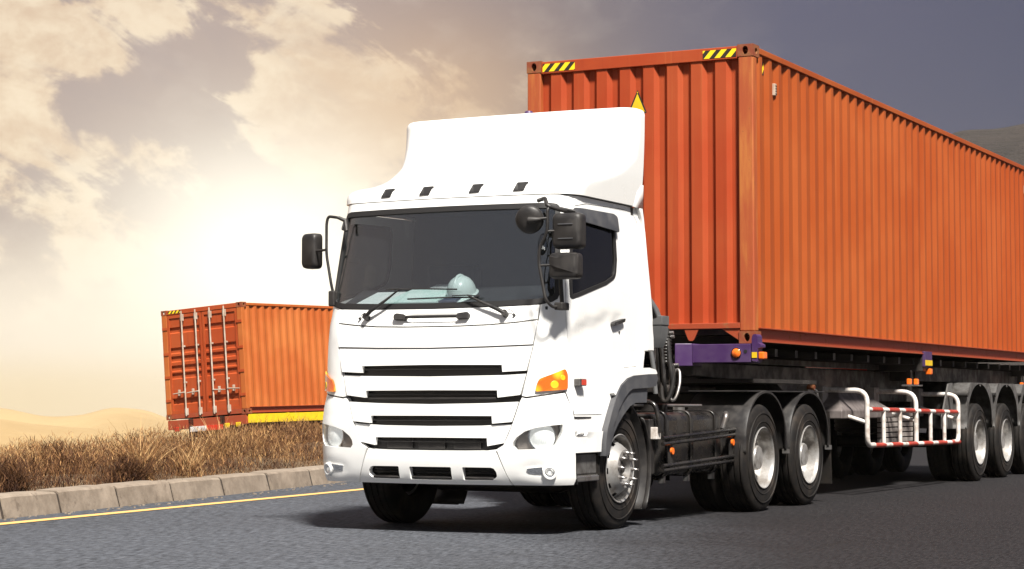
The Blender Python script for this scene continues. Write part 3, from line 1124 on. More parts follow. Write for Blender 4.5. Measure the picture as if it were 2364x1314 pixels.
# --- side sills, wheel-arch trim, steps
for s in (1, -1):
    sg = (lambda p: p) if s > 0 else mirror
    mid = [(2.70, 1.168), (2.34, 1.155), (2.26, 1.13), (2.13, 1.06), (2.03, 0.985), (1.91, 0.86), (1.845, 0.75), (1.805, 0.62)]
    inn = [(2.66, 1.042), (2.434, 1.041), (2.306, 1.012), (2.146, 0.934), (2.047, 0.871), (1.955, 0.79), (1.895, 0.70), (1.86, 0.62)]
    tr_out = ARCH[:-1] + [(2.72, 1.283), (2.86, 1.286), (2.885, 1.25), (2.84, 1.185)] + mid
    tr_out = [(1.738, 0.615)] + tr_out[1:]
    T(patch(S_cab, sg(tr_out), off=0.050, thick=0.07, step=0.05).build('wheel_arch_trim', M_TRIM, TR, 38, 0.012))
    T(patch(S_cab, sg(mid[::-1][1:] [::1] + [] if False else (inn[::-1] + [(2.70, 1.165)] + mid[1:])), off=0.028, thick=0.05, step=0.05).build('wheel_arch_liner', M_TRIM, TR, 38, 0.008))
    fl = [(1.93, 1.268), (2.0, 1.29), (2.088, 1.309), (2.302, 1.327), (2.724, 1.340), (2.862, 1.325), (2.892, 1.295), (2.884, 1.289), (2.70, 1.285), (2.372, 1.269), (2.236, 1.244), (2.109, 1.189), (2.0, 1.10), (1.96, 1.12)]
    T(patch(S_cab, sg(fl), off=0.040, thick=0.05, step=0.05).build('wheel_arch_flare', M_WHITE, TR, 38, 0.010))
    # lower side panel with a shallow step recess
    lp = [(1.262, 0.650), (1.728, 0.650), (1.745, 0.735), (1.775, 0.815), (1.262, 0.822)]
    rec = lambda u, v: -0.03 * max(0, min(1, (1.62 - u) / 0.25)) * max(0, min(1, (v - 0.69) / 0.03)) * max(0, min(1, (0.80 - v) / 0.02))
    T(patch(S_cab, sg(lp), off=0.014, thick=0.03, step=0.03, disp=rec).build('side_sill', M_WHITE, TR, 38, 0.004))
    T(patch(S_cab, sg([(1.262, 0.918), (1.57, 0.922), (1.57, 0.931), (1.262, 0.934)]), off=0.004, thick=0.02, step=0.06).build('sill_seam', M_SEAM, TR, 38))
    T(patch(S_cab, sg([(1.252, 0.40), (1.262, 0.40), (1.262, 0.93), (1.25, 0.985), (1.244, 0.985), (1.252, 0.93)]), off=0.006, thick=0.05, step=0.06).build('bumper_gap', M_SEAM, TR, 38))
    X = lambda a: s * a
    T(MB().bx(X(0.86), X(1.115), -3.86, -3.43, 0.475, 0.635).build('step_box', M_MUD, TR, bevel=0.01))
    st = T(MB().bx(X(0.84), X(1.135), -3.87, -3.42, 0.418, 0.462).build('step', M_STEEL, TR, bevel=0.008))
    for k in range(7):
        yy = -3.84 + k * 0.062
        MB().bx(X(1.00), X(1.128), yy, yy + 0.03, 0.462, 0.470).build('step_tread', M_STEEL, st)
    # wheel well and mudguard behind the front wheel
    mb = MB()
    arc = [(math.cos(a) * 0.60, math.sin(a) * 0.575) for a in np.linspace(math.radians(-38), math.radians(163), 28)]
    ring_o = [(X(1.085), -2.93 + u, 0.50 + v) for u, v in arc]
    ring_i = [(X(0.62), -2.93 + u, 0.50 + v) for u, v in arc]
    mb.loft([ring_o, ring_i], closed=False, cap=False)
    o = T(mb.build('wheel_well', M_BLACK, TR, 60, fix=False))
    sm_ = o.modifiers.new('solid', 'SOLIDIFY')
    sm_.thickness = 0.015
    # grey mudguard piece at the rear
    mb = MB()
    arc = [(math.cos(a) * 0.60, math.sin(a) * 0.60) for a in np.linspace(math.radians(-35), math.radians(42), 14)]
    mb.loft([[(X(1.12), -2.93 + u, 0.50 + v) for u, v in arc], [(X(1.07), -2.93 + u * 1.05, 0.50 + v * 1.05) for u, v in arc], [(X(0.70), -2.93 + u * 1.06, 0.50 + v * 1.06) for u, v in arc]], closed=False, cap=False)
    o = T(mb.build('front_mudguard', M_BLACK, TR, 60, fix=False))
    o.modifiers.new('solid', 'SOLIDIFY').thickness = 0.012

# --- roof cap, rear wall, interior
mb = MB()
top = [cabP(t, 2.70)[:2] for t in np.linspace(-tY(-2.56, 2.70), tY(-2.56, 2.70), 80)]
mb.prism([(x * 0.985, y + 0.02) for x, y in top], lambda u, v, d: (u, v, d), 2.69, 2.722)
T(mb.build('roof_panel', M_SEAM, TR))
T(MB().bx(-1.07, 1.07, -2.62, -2.57, 0.95, 2.70).build('rear_wall', M_BLACK, TR))
T(MB().bx(-1.05, 1.05, -3.95, -2.6, 0.90, 0.96).build('cab_floor', M_BLACK, TR))
mb = MB()
prof = [(-4.06, 1.20), (-4.05, 1.80), (-4.02, 1.825), (-3.62, 1.995), (-3.50, 1.985), (-3.45, 1.90), (-3.45, 1.20)]
mb.prism(prof, lambda u, v, d: (d, u, v), -0.98, 0.98)
T(mb.build('dashboard', M_DASH, TR, bevel=0.02))
for s in (1, -1):
    T(MB().bx(s * 0.28, s * 0.82, -3.18, -2.72, 1.30, 1.52).build('seat', M_DASH, TR, bevel=0.05))
    T(MB().bx(s * 0.30, s * 0.80, -2.86, -2.70, 1.50, 2.25).build('seat_back', M_DASH, TR, bevel=0.05))

# --- handle, wipers
hs = lambda t, z: S_cab(t, z)


def on(t, z, off):
    P, N = S_cab(t, z)
    return Vector(P) + Vector(N) * off


def seq(pts, off, n=8):
    out = []
    for (a, b), (c, d) in zip(pts, pts[1:]):
        for k in range(n):
            q = k / n
            out.append(on(a + (c - a) * q, b + (d - b) * q, off))
    out.append(on(*pts[-1], off))
    return out


hd = T(MB().tube(seq([(-0.30, 1.727), (0.30, 1.727)], 0.022, 16), 0.0125, 10).build('grab_handle', M_BLACK, TR, 50))
for s in (1, -1):
    patch(S_cab, rounded([(0.235 * s, 1.706), (0.34 * s, 1.708), (0.347 * s, 1.742), (0.325 * s, 1.756), (0.26 * s, 1.748), (0.235 * s, 1.742)][::s], 0.014, 3),
          off=0.034, thick=0.06, step=0.03).build('end_cap', M_BLACK, hd, 40, 0.008)
for (pv, el_, b0, b1, lift) in (((0.649, 1.738), (0.318, 1.893), (-0.238, 1.878), (0.407, 1.878), 0.035), ((-0.616, 1.733), (-0.30, 1.955), (-0.42, 1.961), (0.214, 1.945), 0.045)):
    path = [on(*pv, 0.035)] + [on(pv[0] + (el_[0] - pv[0]) * k / 6, pv[1] + (el_[1] - pv[1]) * k / 6, lift + 0.012) for k in range(1, 7)]
    w = T(MB().tube(path, [0.017, 0.017, 0.015, 0.013, 0.010, 0.008, 0.007], 8).build('wiper', M_BLACK, TR, 50))
    MB().tube(seq([b0, ((b0[0] + b1[0]) / 2, (b0[1] + b1[1]) / 2 + 0.004), b1], lift - 0.012, 6), 0.007, 6).build('blade', M_SEAM, w, 50)
    c0 = el_
    mbk = MB()
    mbk.tube([on(el_[0], el_[1], lift + 0.01), on(el_[0] + 0.10, el_[1] - 0.006, lift)], 0.005, 6)
    mbk.tube([on(el_[0], el_[1], lift + 0.01), on(el_[0] - 0.14, el_[1] + 0.0, lift)], 0.005, 6)
    mbk.build('blade_bracket', M_BLACK, w, 50)
    MB().tube([on(*pv, -0.01), on(*pv, 0.05)], 0.026, 14).build('pivot', M_BLACK, w, 50)
    s = 1 if pv[0] > 0 else -1
    nz = (pv[0] + 0.075 * s, pv[1] - 0.006)
    MB().tube([on(*nz, 0), on(*nz, 0.02)], 0.010, 10).build('washer_nozzle', M_BLACK, w, 50)
    MB().tube([on(nz[0], nz[1], 0.012), on(nz[0] - 0.02 * s, nz[1] + 0.03, 0.02), on(pv[0] + 0.02 * s, pv[1] + 0.035, 0.03)], 0.003, 5).build('washer_hose', M_BLACK, w, 50)

# --- roof fairing (air deflector)
FY = [(2.70, -3.945), (2.76, -3.93), (2.80, -3.90), (2.84, -3.80), (2.885, -3.56), (2.965, -3.26), (3.05, -3.08), (3.13, -2.95), (3.21, -2.865), (3.32, -2.79), (3.45, -2.755), (3.56, -2.745)]
FW = [(2.70, 1.095), (2.8, 1.105), (3.0, 1.122), (3.3, 1.135), (3.56, 1.140)]


def fair_section(z, yF=None, w=None, rear=-2.47):
    yF = itp(FY, z) if yF is None else yF
    w = itp(FW, z) if w is None else w
    B = 0.10
    rc = min(0.24, max(0.05, (rear - yF) * 0.6))
    xc = w - rc
    P = [(xc * i / 20, yF + B * (xc * i / 20 / w) ** 2 * min(1, (rear - yF) / 0.5)) for i in range(21)]
    yc = P[-1][1]
    s = 2 * B * xc / w / w * min(1, (rear - yF) / 0.5)
    ry = min(0.30, (rear - yc) * 0.7)
    P0, P1, P3 = (xc, yc), (xc + rc * 0.62, yc + rc * 0.62 * s), (w, yc + ry)
    P2 = (w, yc + ry * 0.43)
    for i in range(1, 15):
        t = i / 14
        a, b, c, d = (1 - t) ** 3, 3 * t * (1 - t) ** 2, 3 * t * t * (1 - t), t ** 3
        P.append((a * P0[0] + b * P1[0] + c * P2[0] + d * P3[0], a * P0[1] + b * P1[1] + c * P2[1] + d * P3[1]))
    for k in range(1, 7):
        P.append((w, yc + ry + (rear - yc - ry) * k / 6))
    return P


def fair_ring(z, **k):
    h = fair_section(z, **k)
    return [(-x, y, z) for x, y in h[::-1]] + [(x, y, z) for x, y in h[1:]]


rings = []
for z in np.concatenate([[2.712, 2.74], np.arange(2.76, 3.50, 0.03), [3.50]]):
    low = z
    rings.append(fair_ring(float(z)))
for z, ins in ((3.525, 0.006), (3.540, 0.016), (3.550, 0.032), (3.555, 0.055)):
    rings.append(fair_ring(z, yF=itp(FY, 3.5) + ins, w=itp(FW, 3.5) - ins))
mb = MB()
mb.loft(rings, closed=True, cap=True)
fair = T(mb.build('roof_fairing', M_WHITE, TR, 32))


def S_fair(t, z):
    def P(t, z):
        h = fair_section(z)
        s = abs(t)
        L = 0
        for a, b in zip(h, h[1:]):
            d = math.dist(a, b)
            if L + d >= s:
                q = (s - L) / d
                x, y = a[0] + (b[0] - a[0]) * q, a[1] + (b[1] - a[1]) * q
                return Vector((x if t >= 0 else -x, y, z))
            L += d
        return Vector((h[-1][0] * (1 if t >= 0 else -1), h[-1][1], z))
    p = P(t, z)
    n = (P(t + 0.01, z) - P(t - 0.01, z)).cross(P(t, z + 0.01) - P(t, z - 0.01)).normalized()
    return p, n


for t in (-0.575, -0.195, 0.265, 0.655):
    q = rounded([(t - 0.052, 2.742), (t + 0.040, 2.745), (t + 0.056, 2.812), (t - 0.036, 2.809)], 0.005, 2)
    ml = patch(S_fair, q, off=0.010, thick=0.02, step=0.05).build('roof_marker', M_SEAM, fair, 38, 0.003)
    ml.location = (0, 0, 0)
o = T(MB().lathe([(0, 0.045), (0.02, 0.045), (0.045, 0.03), (0.05, 0.001)], 16, M=Matrix(((0, 0, 1), (0, 1, 0), (1, 0, 0)))).build('roof_beacon', M_PURPLE, TR, 40))
o.location += Vector((0.06, -2.53, 3.553))

# --- side fairings behind the doors
for s in (1, -1):
    sg = (lambda p: p) if s > 0 else mirror
    zz = [1.483, 1.6, 1.8, 2.0, 2.25, 2.50, 2.62, 2.715]
    ft = [2.700, 2.676, 2.640, 2.602, 2.556, 2.493, 2.43, 2.33]
    ry = [-2.300, -2.305, -2.325, -2.350, -2.378, -2.40, -2.41, -2.425]
    pol = [(a, z) for a, z in zip(ft, zz)] + [(tY(y, z), z) for y, z in list(zip(ry, zz))[::-1]]
    T(patch(S_cab, sg(pol[::-1]), off=0.034, thick=0.05, step=0.07).build('side_fairing', M_WHITE, TR, 38, 0.010))
    # infill between strip and roof fairing
    mb = MB()
    a = [on(2.40 * s, 2.66, 0.03), on(2.30 * s, 2.715, 0.03)]
    rp = [Vector((s * 1.075, -2.80, 2.724)), Vector((s * 1.10, -2.62, 2.80)), Vector((s * 1.125, -2.47, 2.90))]
    lo = [on(2.33 * s, 2.70, 0.034), on(tY(-2.6, 2.70) * s, 2.70, 0.034), on(tY(-2.425, 2.70) * s, 2.70, 0.034)]
    mb.loft([lo, rp], closed=False, cap=False)
    o = T(mb.build('fairing_joint', M_WHITE, TR, 60, fix=False))
    o.modifiers.new('solid', 'SOLIDIFY').thickness = 0.02

# --- mirrors
Y0 = -4.28
mr = T(MB().tube(bend([(1.242, -4.10, 2.535), (1.12, -4.20, 2.565), (1.088, Y0, 2.56), (1.089, Y0, 2.366), (1.017, Y0, 2.237), (1.017, Y0, 2.115), (1.072, Y0, 1.844), (1.106, -4.24, 1.785), (1.150, -4.06, 1.80)], 0.05), 0.0125, 10).build('mirror_arm', M_BLACK, TR, 60))
mb = MB()
mb.tube(bend([(0.905, -4.06, 2.640), (1.03, -4.20, 2.640), (1.088, Y0, 2.57), (1.16, -4.20, 2.545), (1.235, -4.02, 2.515)], 0.03), 0.017, 8)
mb.build('top_bracket', M_BLACK, mr, 60)
MB().box((1.135, -4.12, 1.795), (0.075, 0.13, 0.06)).build('foot', M_BLACK, mr, bevel=0.01)
MB().tube([(1.135, -4.14, 2.03), (1.128, -4.12, 1.95), (1.125, -4.10, 1.87), (1.13, -4.10, 1.80)], 0.017, 8).build('lower_strut', M_BLACK, mr, 60)
for (z, x1) in ((2.372, 1.19), (2.108, 1.16)):
    MB().tube([(1.02 if z < 2.2 else 1.088, Y0, z), (x1, -4.24, z + 0.005)], 0.010, 8).build('clamp', M_BLACK, mr, 60)


def mirror_box(name, c, sx, sz, depth, rz, face, taper=0.55, parent=TR):
    """rounded shell towards the front, glass towards the rear"""
    mb = MB()
    rings = []
    base = rounded([(-sx, -sz), (sx, -sz), (sx, sz), (-sx, sz)], 0.045, 5)
    for y, k in ((depth * 0.5, 1.0), (0.0, 1.0), (-depth * 0.30, 0.97), (-depth * 0.42, 0.90), (-depth * 0.5, 0.78)):
        rings.append([(u * k + (0 if k > .95 else face * (1 - k) * sx), y, v * k) for u, v in base])
    mb.loft(rings)
    o = mb.build(name, M_BLACK, parent, 50)
    o.location = c
    o.rotation_euler = (0, 0, rz)
    g = MB().prism([(u * 0.93, v * 0.93) for u, v in base], lambda u, v, d: (u, d, v), depth * 0.5, depth * 0.5 + 0.004).build('mirror_glass', M_MIRROR, o)
    return o


o = T(mirror_box('wing_mirror', (1.232, -4.20, 2.376), 0.122, 0.140, 0.12, math.radians(6), 0))
for zz in (-0.062, 0.050):
    MB().bx(-0.065, 0.055, -0.068, -0.050, zz - 0.004, zz + 0.004).build('shell_rib', M_TRIM, o)
o = T(mirror_box('wide_mirror', (1.205, -4.20, 2.106), 0.124, 0.103, 0.11, math.radians(6), 0))
MB().loft([[(-0.118, -0.052, 0.01), (-0.118, -0.052, 0.075), (-0.05, -0.075, 0.055), (-0.05, -0.075, -0.015)], [(0.115, -0.050, -0.07), (0.115, -0.050, 0.09), (0.06, -0.060, 0.085), (0.06, -0.060, -0.05)]]).build('shell_fold', M_BLACK, o, 30)
# round convex mirror
Mx = Matrix.Rotation(math.radians(-90), 3, 'Z') @ Matrix.Rotation(math.radians(0), 3, 'Y')
mb = MB().lathe([(0.04, 0.001), (0.038, 0.05), (0.028, 0.095), (0.008, 0.112), (-0.012, 0.112), (-0.016, 0.10)], 32, M=Mx)
o = T(mb.build('round_mirror', M_BLACK, TR, 50))
o.location += Vector((0.945, Y0 - 0.02, 2.468))
o.rotation_euler = (math.radians(14), 0, math.radians(16))
MB().lathe([(-0.012, 0.104), (-0.022, 0.07), (-0.028, 0.001)], 32, M=Mx).build('mirror_glass', M_MIRROR, o, 60)
MB().tube([(0.0, -0.03, 0.0), (0.06, -0.045, 0.005), (0.10, -0.02, 0.005)], [0.03, 0.02, 0.012], 8).build('mount', M_BLACK, o, 50)
MB().tube([(1.03, Y0 - 0.03, 2.47), (1.09, Y0, 2.475)], 0.010, 8).build('round_mirror_clamp', M_BLACK, mr, 60)

YL = -4.0
ml = T(MB().tube(bend([(-0.93, -3.98, 2.555), (-0.985, YL, 2.585), (-1.085, YL, 2.60), (-1.10, YL, 2.54), (-1.10, YL, 2.28), (-1.049, YL, 2.016), (-1.035, -3.98, 1.93)], 0.05), 0.0125, 10).build('mirror_arm', M_BLACK, TR, 60))
MB().tube([(-0.985, YL, 2.585), (-0.93, -3.98, 2.56), (-0.905, -4.00, 2.47)], [0.014, 0.02, 0.018], 8).build('top_bracket', M_BLACK, ml, 60)
MB().box((-1.035, -3.98, 1.91), (0.06, 0.10, 0.13)).build('foot', M_BLACK, ml, bevel=0.012)
MB().tube([(-1.10, YL, 2.32), (-1.25, -3.93, 2.318)], 0.011, 8).build('clamp', M_BLACK, ml, 60)
T(mirror_box('wing_mirror', (-1.312, -3.90, 2.322), 0.080, 0.150, 0.10, math.radians(-10), 0))

# --- front valance, axle, frame
T(MB().bx(-0.80, 0.80, -2.42, -2.26, 0.26, 0.60).build('front_cross_member', M_CHASSIS, TR, bevel=0.02))
T(MB().bx(-0.98, 0.98, -3.98, -3.90, 0.40, 0.62).build('bumper_beam', M_CHASSIS, TR, bevel=0.01))
for s in (1, -1):
    X = lambda a: s * a
    T(MB().bx(X(0.38), X(0.46), -3.9, 2.45, 0.66, 0.93).build('frame_rail', M_CHASSIS, TR, bevel=0.008))
    T(MB().tube([(X(0.30), -2.96, 0.44), (X(0.55), -2.96, 0.36), (X(0.75), -2.96, 0.46)], 0.07, 8).build('steering_knuckle', M_CHASSIS, TR, 50))
T(MB().tube([(-0.80, -2.96, 0.44), (-0.55, -2.96, 0.36), (0.55, -2.96, 0.36), (0.80, -2.96, 0.44)], 0.075, 10).build('front_axle', M_CHASSIS, TR, 50))
T(MB().bx(-0.36, 0.36, -3.75, -2.2, 0.42, 1.15).build('engine', M_CHASSIS, TR, bevel=0.06))
for y in (0.17, 1.53):
    T(MB().tube([(-0.9, y, 0.513), (-0.25, y, 0.513), (-0.12, y, 0.513), (0.12, y, 0.513), (0.25, y, 0.513), (0.9, y, 0.513)], [0.09, 0.10, 0.22, 0.22, 0.10, 0.09], 14).build('drive_axle', M_CHASSIS, TR, 50))
for y in (-3.4, -1.9, -0.9, 2.35):
    T(MB().bx(-0.38, 0.38, y - 0.06, y + 0.06, 0.70, 0.90).build('cross_member', M_CHASSIS, TR))
T(MB().tube([(0, -2.2, 0.62), (0, 0.0, 0.56)], 0.06, 10).build('drive_shaft', M_CHASSIS, TR, 50))
for s in (1, -1):
    w = wheel(TR, 1.110, -2.96, 0.50, True, True, s, 0.35)
    T(w)
    for y in (0.17, 1.53):
        T(wheel(TR, 1.235, y, 0.513, False, True, s, 0.2 + y))
        wi_ = wheel(TR, 0.915, y, 0.513, False, False, s, 0)
        T(wi_)

# --- tandem mudguards and flaps
for s in (1, -1):
    X = lambda a: s * a
    for (yc, y0, y1, ze) in ((0.27, -0.315, 0.86, 0.57), (1.53, 0.93, 2.20, 0.58)):
        r = (y1 - y0) / 2
        ym = (y0 + y1) / 2
        arc = [(y0, ze), (y0, 0.60)] + [(ym - r * math.cos(a), 0.60 + (1.155 - 0.60) * math.sin(a) ** 0.85) for a in np.linspace(0.12, math.pi - 0.12, 22)] + [(y1, 0.60), (y1, ze)]
        mb = MB()
        c_in = lambda u, v, k: (ym + (u - ym) * k, 0.60 + (v - 0.60) * k if v > 0.60 else v)
        rr = [[(X(1.215), *c_in(u, v, 0.955)) for u, v in arc], [(X(1.235), *c_in(u, v, 0.965)) for u, v in arc], [(X(1.235), u, v) for u, v in arc], [(X(1.21), *c_in(u, v, 1.012)) for u, v in arc], [(X(0.60), *c_in(u, v, 1.012)) for u, v in arc]]
        mb.loft(rr, closed=False, cap=False)
        o = T(mb.build('mudguard', M_BLACK, TR, 55, fix=False))
        o.modifiers.new('solid', 'SOLIDIFY').thickness = 0.01
        MB().bx(X(1.19), X(1.242), y1 - 0.02, y1 + 0.05, ze - 0.03, ze + 0.015).build('mudguard_bracket', M_MUD, o).location = (0, 0, 0)
    T(MB().bx(X(0.62), X(1.22), -0.22, 2.12, 1.145, 1.158).build('mudguard_deck', M_BLACK, TR, bevel=0.004))
    mb = MB()
    mb.loft([[(X(0.62), 2.225, 0.95), (X(1.225), 2.225, 0.95), (X(1.225), 2.245, 0.95), (X(0.62), 2.245, 0.95)],
             [(X(0.62), 2.255, 0.55), (X(1.225), 2.255, 0.55), (X(1.225), 2.275, 0.55), (X(0.62), 2.275, 0.55)],
             [(X(0.62), 2.29, 0.19), (X(1.225), 2.29, 0.19), (X(1.225), 2.31, 0.19), (X(0.62), 2.31, 0.19)]])
    T(mb.build('mud_flap', M_RUBBER, TR))
    # tank / battery boxes with straps, side guard rails
    tank = T(MB().bx(X(0.52), X(1.045), -1.93, -0.42, 0.40, 0.955).build('fuel_tank', M_TANK, TR, 50, 0.07, seg=4))
    for y in (-1.80, -1.23, -0.62):
        pth = bend([(X(0.50), y, 0.975), (X(1.058), y, 0.975), (X(1.062), y, 0.38), (X(0.50), y, 0.385)], 0.09, 5)
        mb = MB()
        for yy in (0,):
            a_ = [Vector(p) + Vector((0, -0.03, 0)) for p in pth]
            b_ = [Vector(p) + Vector((0, 0.03, 0)) for p in pth]
            mb.loft([a_, b_], closed=False, cap=False)
        st = mb.build('tank_strap', M_TANK, tank, 50, fix=False)
        st.modifiers.new('solid', 'SOLIDIFY').thickness = 0.012
        MB().bx(X(0.98), X(1.03), y - 0.02, y + 0.02, 0.335, 0.40).build('strap_bolt', M_STEEL, tank)
    MB().tube([(X(0.86), -1.05, 0.95), (X(0.86), -1.05, 1.005)], 0.055, 18).build('filler_cap', M_STEEL, tank, 50)
    MB().bx(X(0.60), X(1.0), -2.06, -1.95, 0.42, 0.90).build('battery_box', M_BLACK, tank, bevel=0.01)
    MB().bx(X(1.0), X(1.06), -2.045, -1.955, 0.725, 0.83).build('battery_label', M_GUARDW, tank, bevel=0.004)
    for (z0, z1) in ((0.735, 0.795), (0.685, 0.745), (0.495, 0.545), (0.455, 0.50)):
        T(MB().tube([(X(1.12), -2.06, z0), (X(1.12), -0.17, z1)], 0.017, 10).build('guard_rail', M_TANK, TR, 50))
    for y in (-1.85, -0.36):
        zb = 0.62 if y < -1 else 0.67
        T(MB().bx(X(1.095), X(1.115), y - 0.03, y + 0.03, 0.46, 0.80).build('rail_post', M_BLACK, TR))
        rf = T(MB().tube([(X(1.115), y, zb), (X(1.133), y, zb)], 0.030, 16).build('side_reflector', M_ORANGELENS, TR, 40))
    T(MB().bx(X(0.50), X(1.0), -1.70, -1.66, 0.955, 1.03).build('catwalk_bracket', M_BLACK, TR))
    T(MB().tube(bend([(X(0.55), -2.0, 1.05), (X(1.02), -2.0, 1.05), (X(1.06), -2.0, 0.90), (X(1.06), -2.0, 0.78)], 0.08), 0.022, 8).build('tank_pipe', M_TANK, TR, 50))
    T(MB().tube(bend([(X(1.0), -0.30, 0.80), (X(1.03), -0.28, 0.92), (X(1.0), -0.22, 0.94)], 0.05), 0.025, 8).build('elbow_pipe', M_STEEL, TR, 50))
    T(MB().tube([(X(0.70), -1.95, 1.02), (X(1.02), -0.90, 1.015)], 0.014, 8).build('catwalk_rail', M_STEEL, TR, 50))
T(MB().bx(-0.45, 0.45, -1.9, -0.7, 0.95, 0.985).build('catwalk', M_MUD, TR))

# fifth wheel plate
mb = MB()
mb.prism(rounded([(-0.45, 0.25), (0.45, 0.25), (0.45, 0.95), (0.25, 1.35), (0.08, 1.30), (0.06, 0.95), (-0.06, 0.95), (-0.08, 1.30), (-0.25, 1.35), (-0.45, 0.95)], 0.05, 3), lambda u, v, d: (u, v, d), 1.14, 1.20)
T(mb.build('fifth_wheel', M_CHASSIS, TR, bevel=0.01))
T(MB().bx(-0.5, 0.5, 0.45, 1.05, 0.93, 1.14).build('fifth_wheel_base', M_CHASSIS, TR, bevel=0.02))

# --- air intake duct and service hoses behind the cab
mb = MB()
pth = [(0.98, -2.18, 1.98), (1.00, -2.12, 1.93), (1.02, -2.05, 1.86), (1.03, -2.00, 1.78)]
mb.loft([[(x + a, y + b, z) for a, b in ((-0.09, -0.06), (0.05, -0.06), (0.05, 0.05), (-0.09, 0.05))] for x, y, z in pth])
du = T(mb.build('intake_duct', M_DKGREY, TR, 40, 0.012))
mb = MB()
mb.loft([[(1.02 + a * k, -1.98 + b * k, z) for a, b in ((-0.10, -0.08), (0.10, -0.08), (0.10, 0.08), (-0.10, 0.08))] for z, k in ((1.80, 1.0), (1.72, 1.0), (1.715, 0.94), (1.62, 0.90), (1.52, 0.6))])
mb.build('duct_elbow', M_DKGREY, du, 40, 0.006)
MB().tube([(0.98, -2.02, 1.60), (1.02, -2.02, 1.35), (1.04, -2.02, 1.12)], 0.022, 8).build('duct_stay', M_DKGREY, du, 50)
MB().tube([(0.99, -1.93, 1.66), (0.98, -1.94, 1.52), (1.0, -1.95, 1.40)], [0.035, 0.03, 0.01], 8).build('duct_drain', M_GUARDW, du, 50)
mb = MB()
for k, (dx, dy) in enumerate(((0, 0), (0.05, 0.03), (-0.05, 0.04))):
    T(MB().tube(bend([(0.95 + dx, -1.70 + dy, 1.70), (0.98 + dx, -1.72 + dy, 1.45), (1.00 + dx * 1.4, -1.72 + dy, 1.18), (0.96, -1.60 + dy, 1.05), (0.85, -1.45, 1.12)], 0.12), 0.020 + 0.004 * k, 8).build('air_hose', M_BLACK, TR, 60))
coil = []
for k in range(120):
    a = k / 120 * 2 * math.pi * 10
    coil.append((0.99 + 0.045 * math.cos(a), -1.66 + 0.045 * math.sin(a), 1.68 - 0.28 * k / 120))
T(MB().tube(coil, 0.010, 6).build('coiled_hose', M_TANK, TR, 60))
loop = [(1.02 + 0.085 * math.sin(a) * 0.6, -1.70 + 0.06 * math.cos(a), 1.22 + 0.17 * math.cos(a)) for a in np.linspace(0, 2 * math.pi, 24)]
T(MB().tube(loop, 0.020, 8, cap=False).build('hose_loop', M_RUBBER, TR, 60))
loop = [(1.05 + 0.07 * math.sin(a) * 0.6, -1.60 + 0.06 * math.cos(a), 1.20 + 0.14 * math.cos(a)) for a in np.linspace(0, 2 * math.pi, 24)]
T(MB().tube(loop, 0.014, 8, cap=False).build('hose_loop', M_STEEL, TR, 60))
for (x, y, z) in ((1.03, -1.66, 1.66), (1.035, -1.66, 1.625), (1.06, -1.62, 1.375)):
    T(MB().tube([(x - 0.03, y, z), (x + 0.03, y + 0.01, z + 0.004)], 0.016, 10).build('hose_fitting', M_STEEL, TR, 60))
T(MB().bx(0.85, 1.06, -2.24, -2.14, 1.205, 1.235).build('amber_bar', M_YELLOW, TR, bevel=0.004))
T(MB().bx(-0.9, 0.9, -2.50, -2.30, 1.05, 1.30).build('cab_mount', M_CHASSIS, TR))
T(MB().tube([(0.55, -2.25, 1.0), (0.55, -2.25, 2.55)], 0.09, 14).build('air_cleaner', M_CHASSIS, TR, 50))
T(MB().bx(0.2, 0.95, -2.45, -2.15, 1.25, 1.75).build('air_filter_box', M_CHASSIS, TR, bevel=0.03))

# ------------------------------------------------------------------ shipping containers
HW = 1.219


def corr_profile(y0, y1, first, pitch, w_out, w_sl, depth):
    """list of (along, inset) of a trapezoid sheet between y0 and y1; outer faces end at first + k*pitch"""
    pts = [(y0, depth)]
    k = -3
    while True:
        e = first + k * pitch
        a = [(e - w_out - w_sl, depth), (e - w_out, 0.0), (e, 0.0), (e + w_sl, depth)]
        if a[0][0] > y1 - 0.02:
            break
        if a[0][0] > y0 + 0.005 and a[-1][0] < y1 - 0.005:
            pts += a
        k += 1
    pts.append((y1, depth))
    return pts


def sheet(prof, z0, z1, fn, t=0.003):
    mb = MB()
    nz = 8
    for (a, b), (c, d) in zip(prof, prof[1:]):
        for k in range(1):
            n = mb.addv([fn(a, b, z0), fn(c, d, z0), fn(c, d, z1), fn(a, b, z1)])
            mb.f.append([n, n + 1, n + 2, n + 3])
    return mb


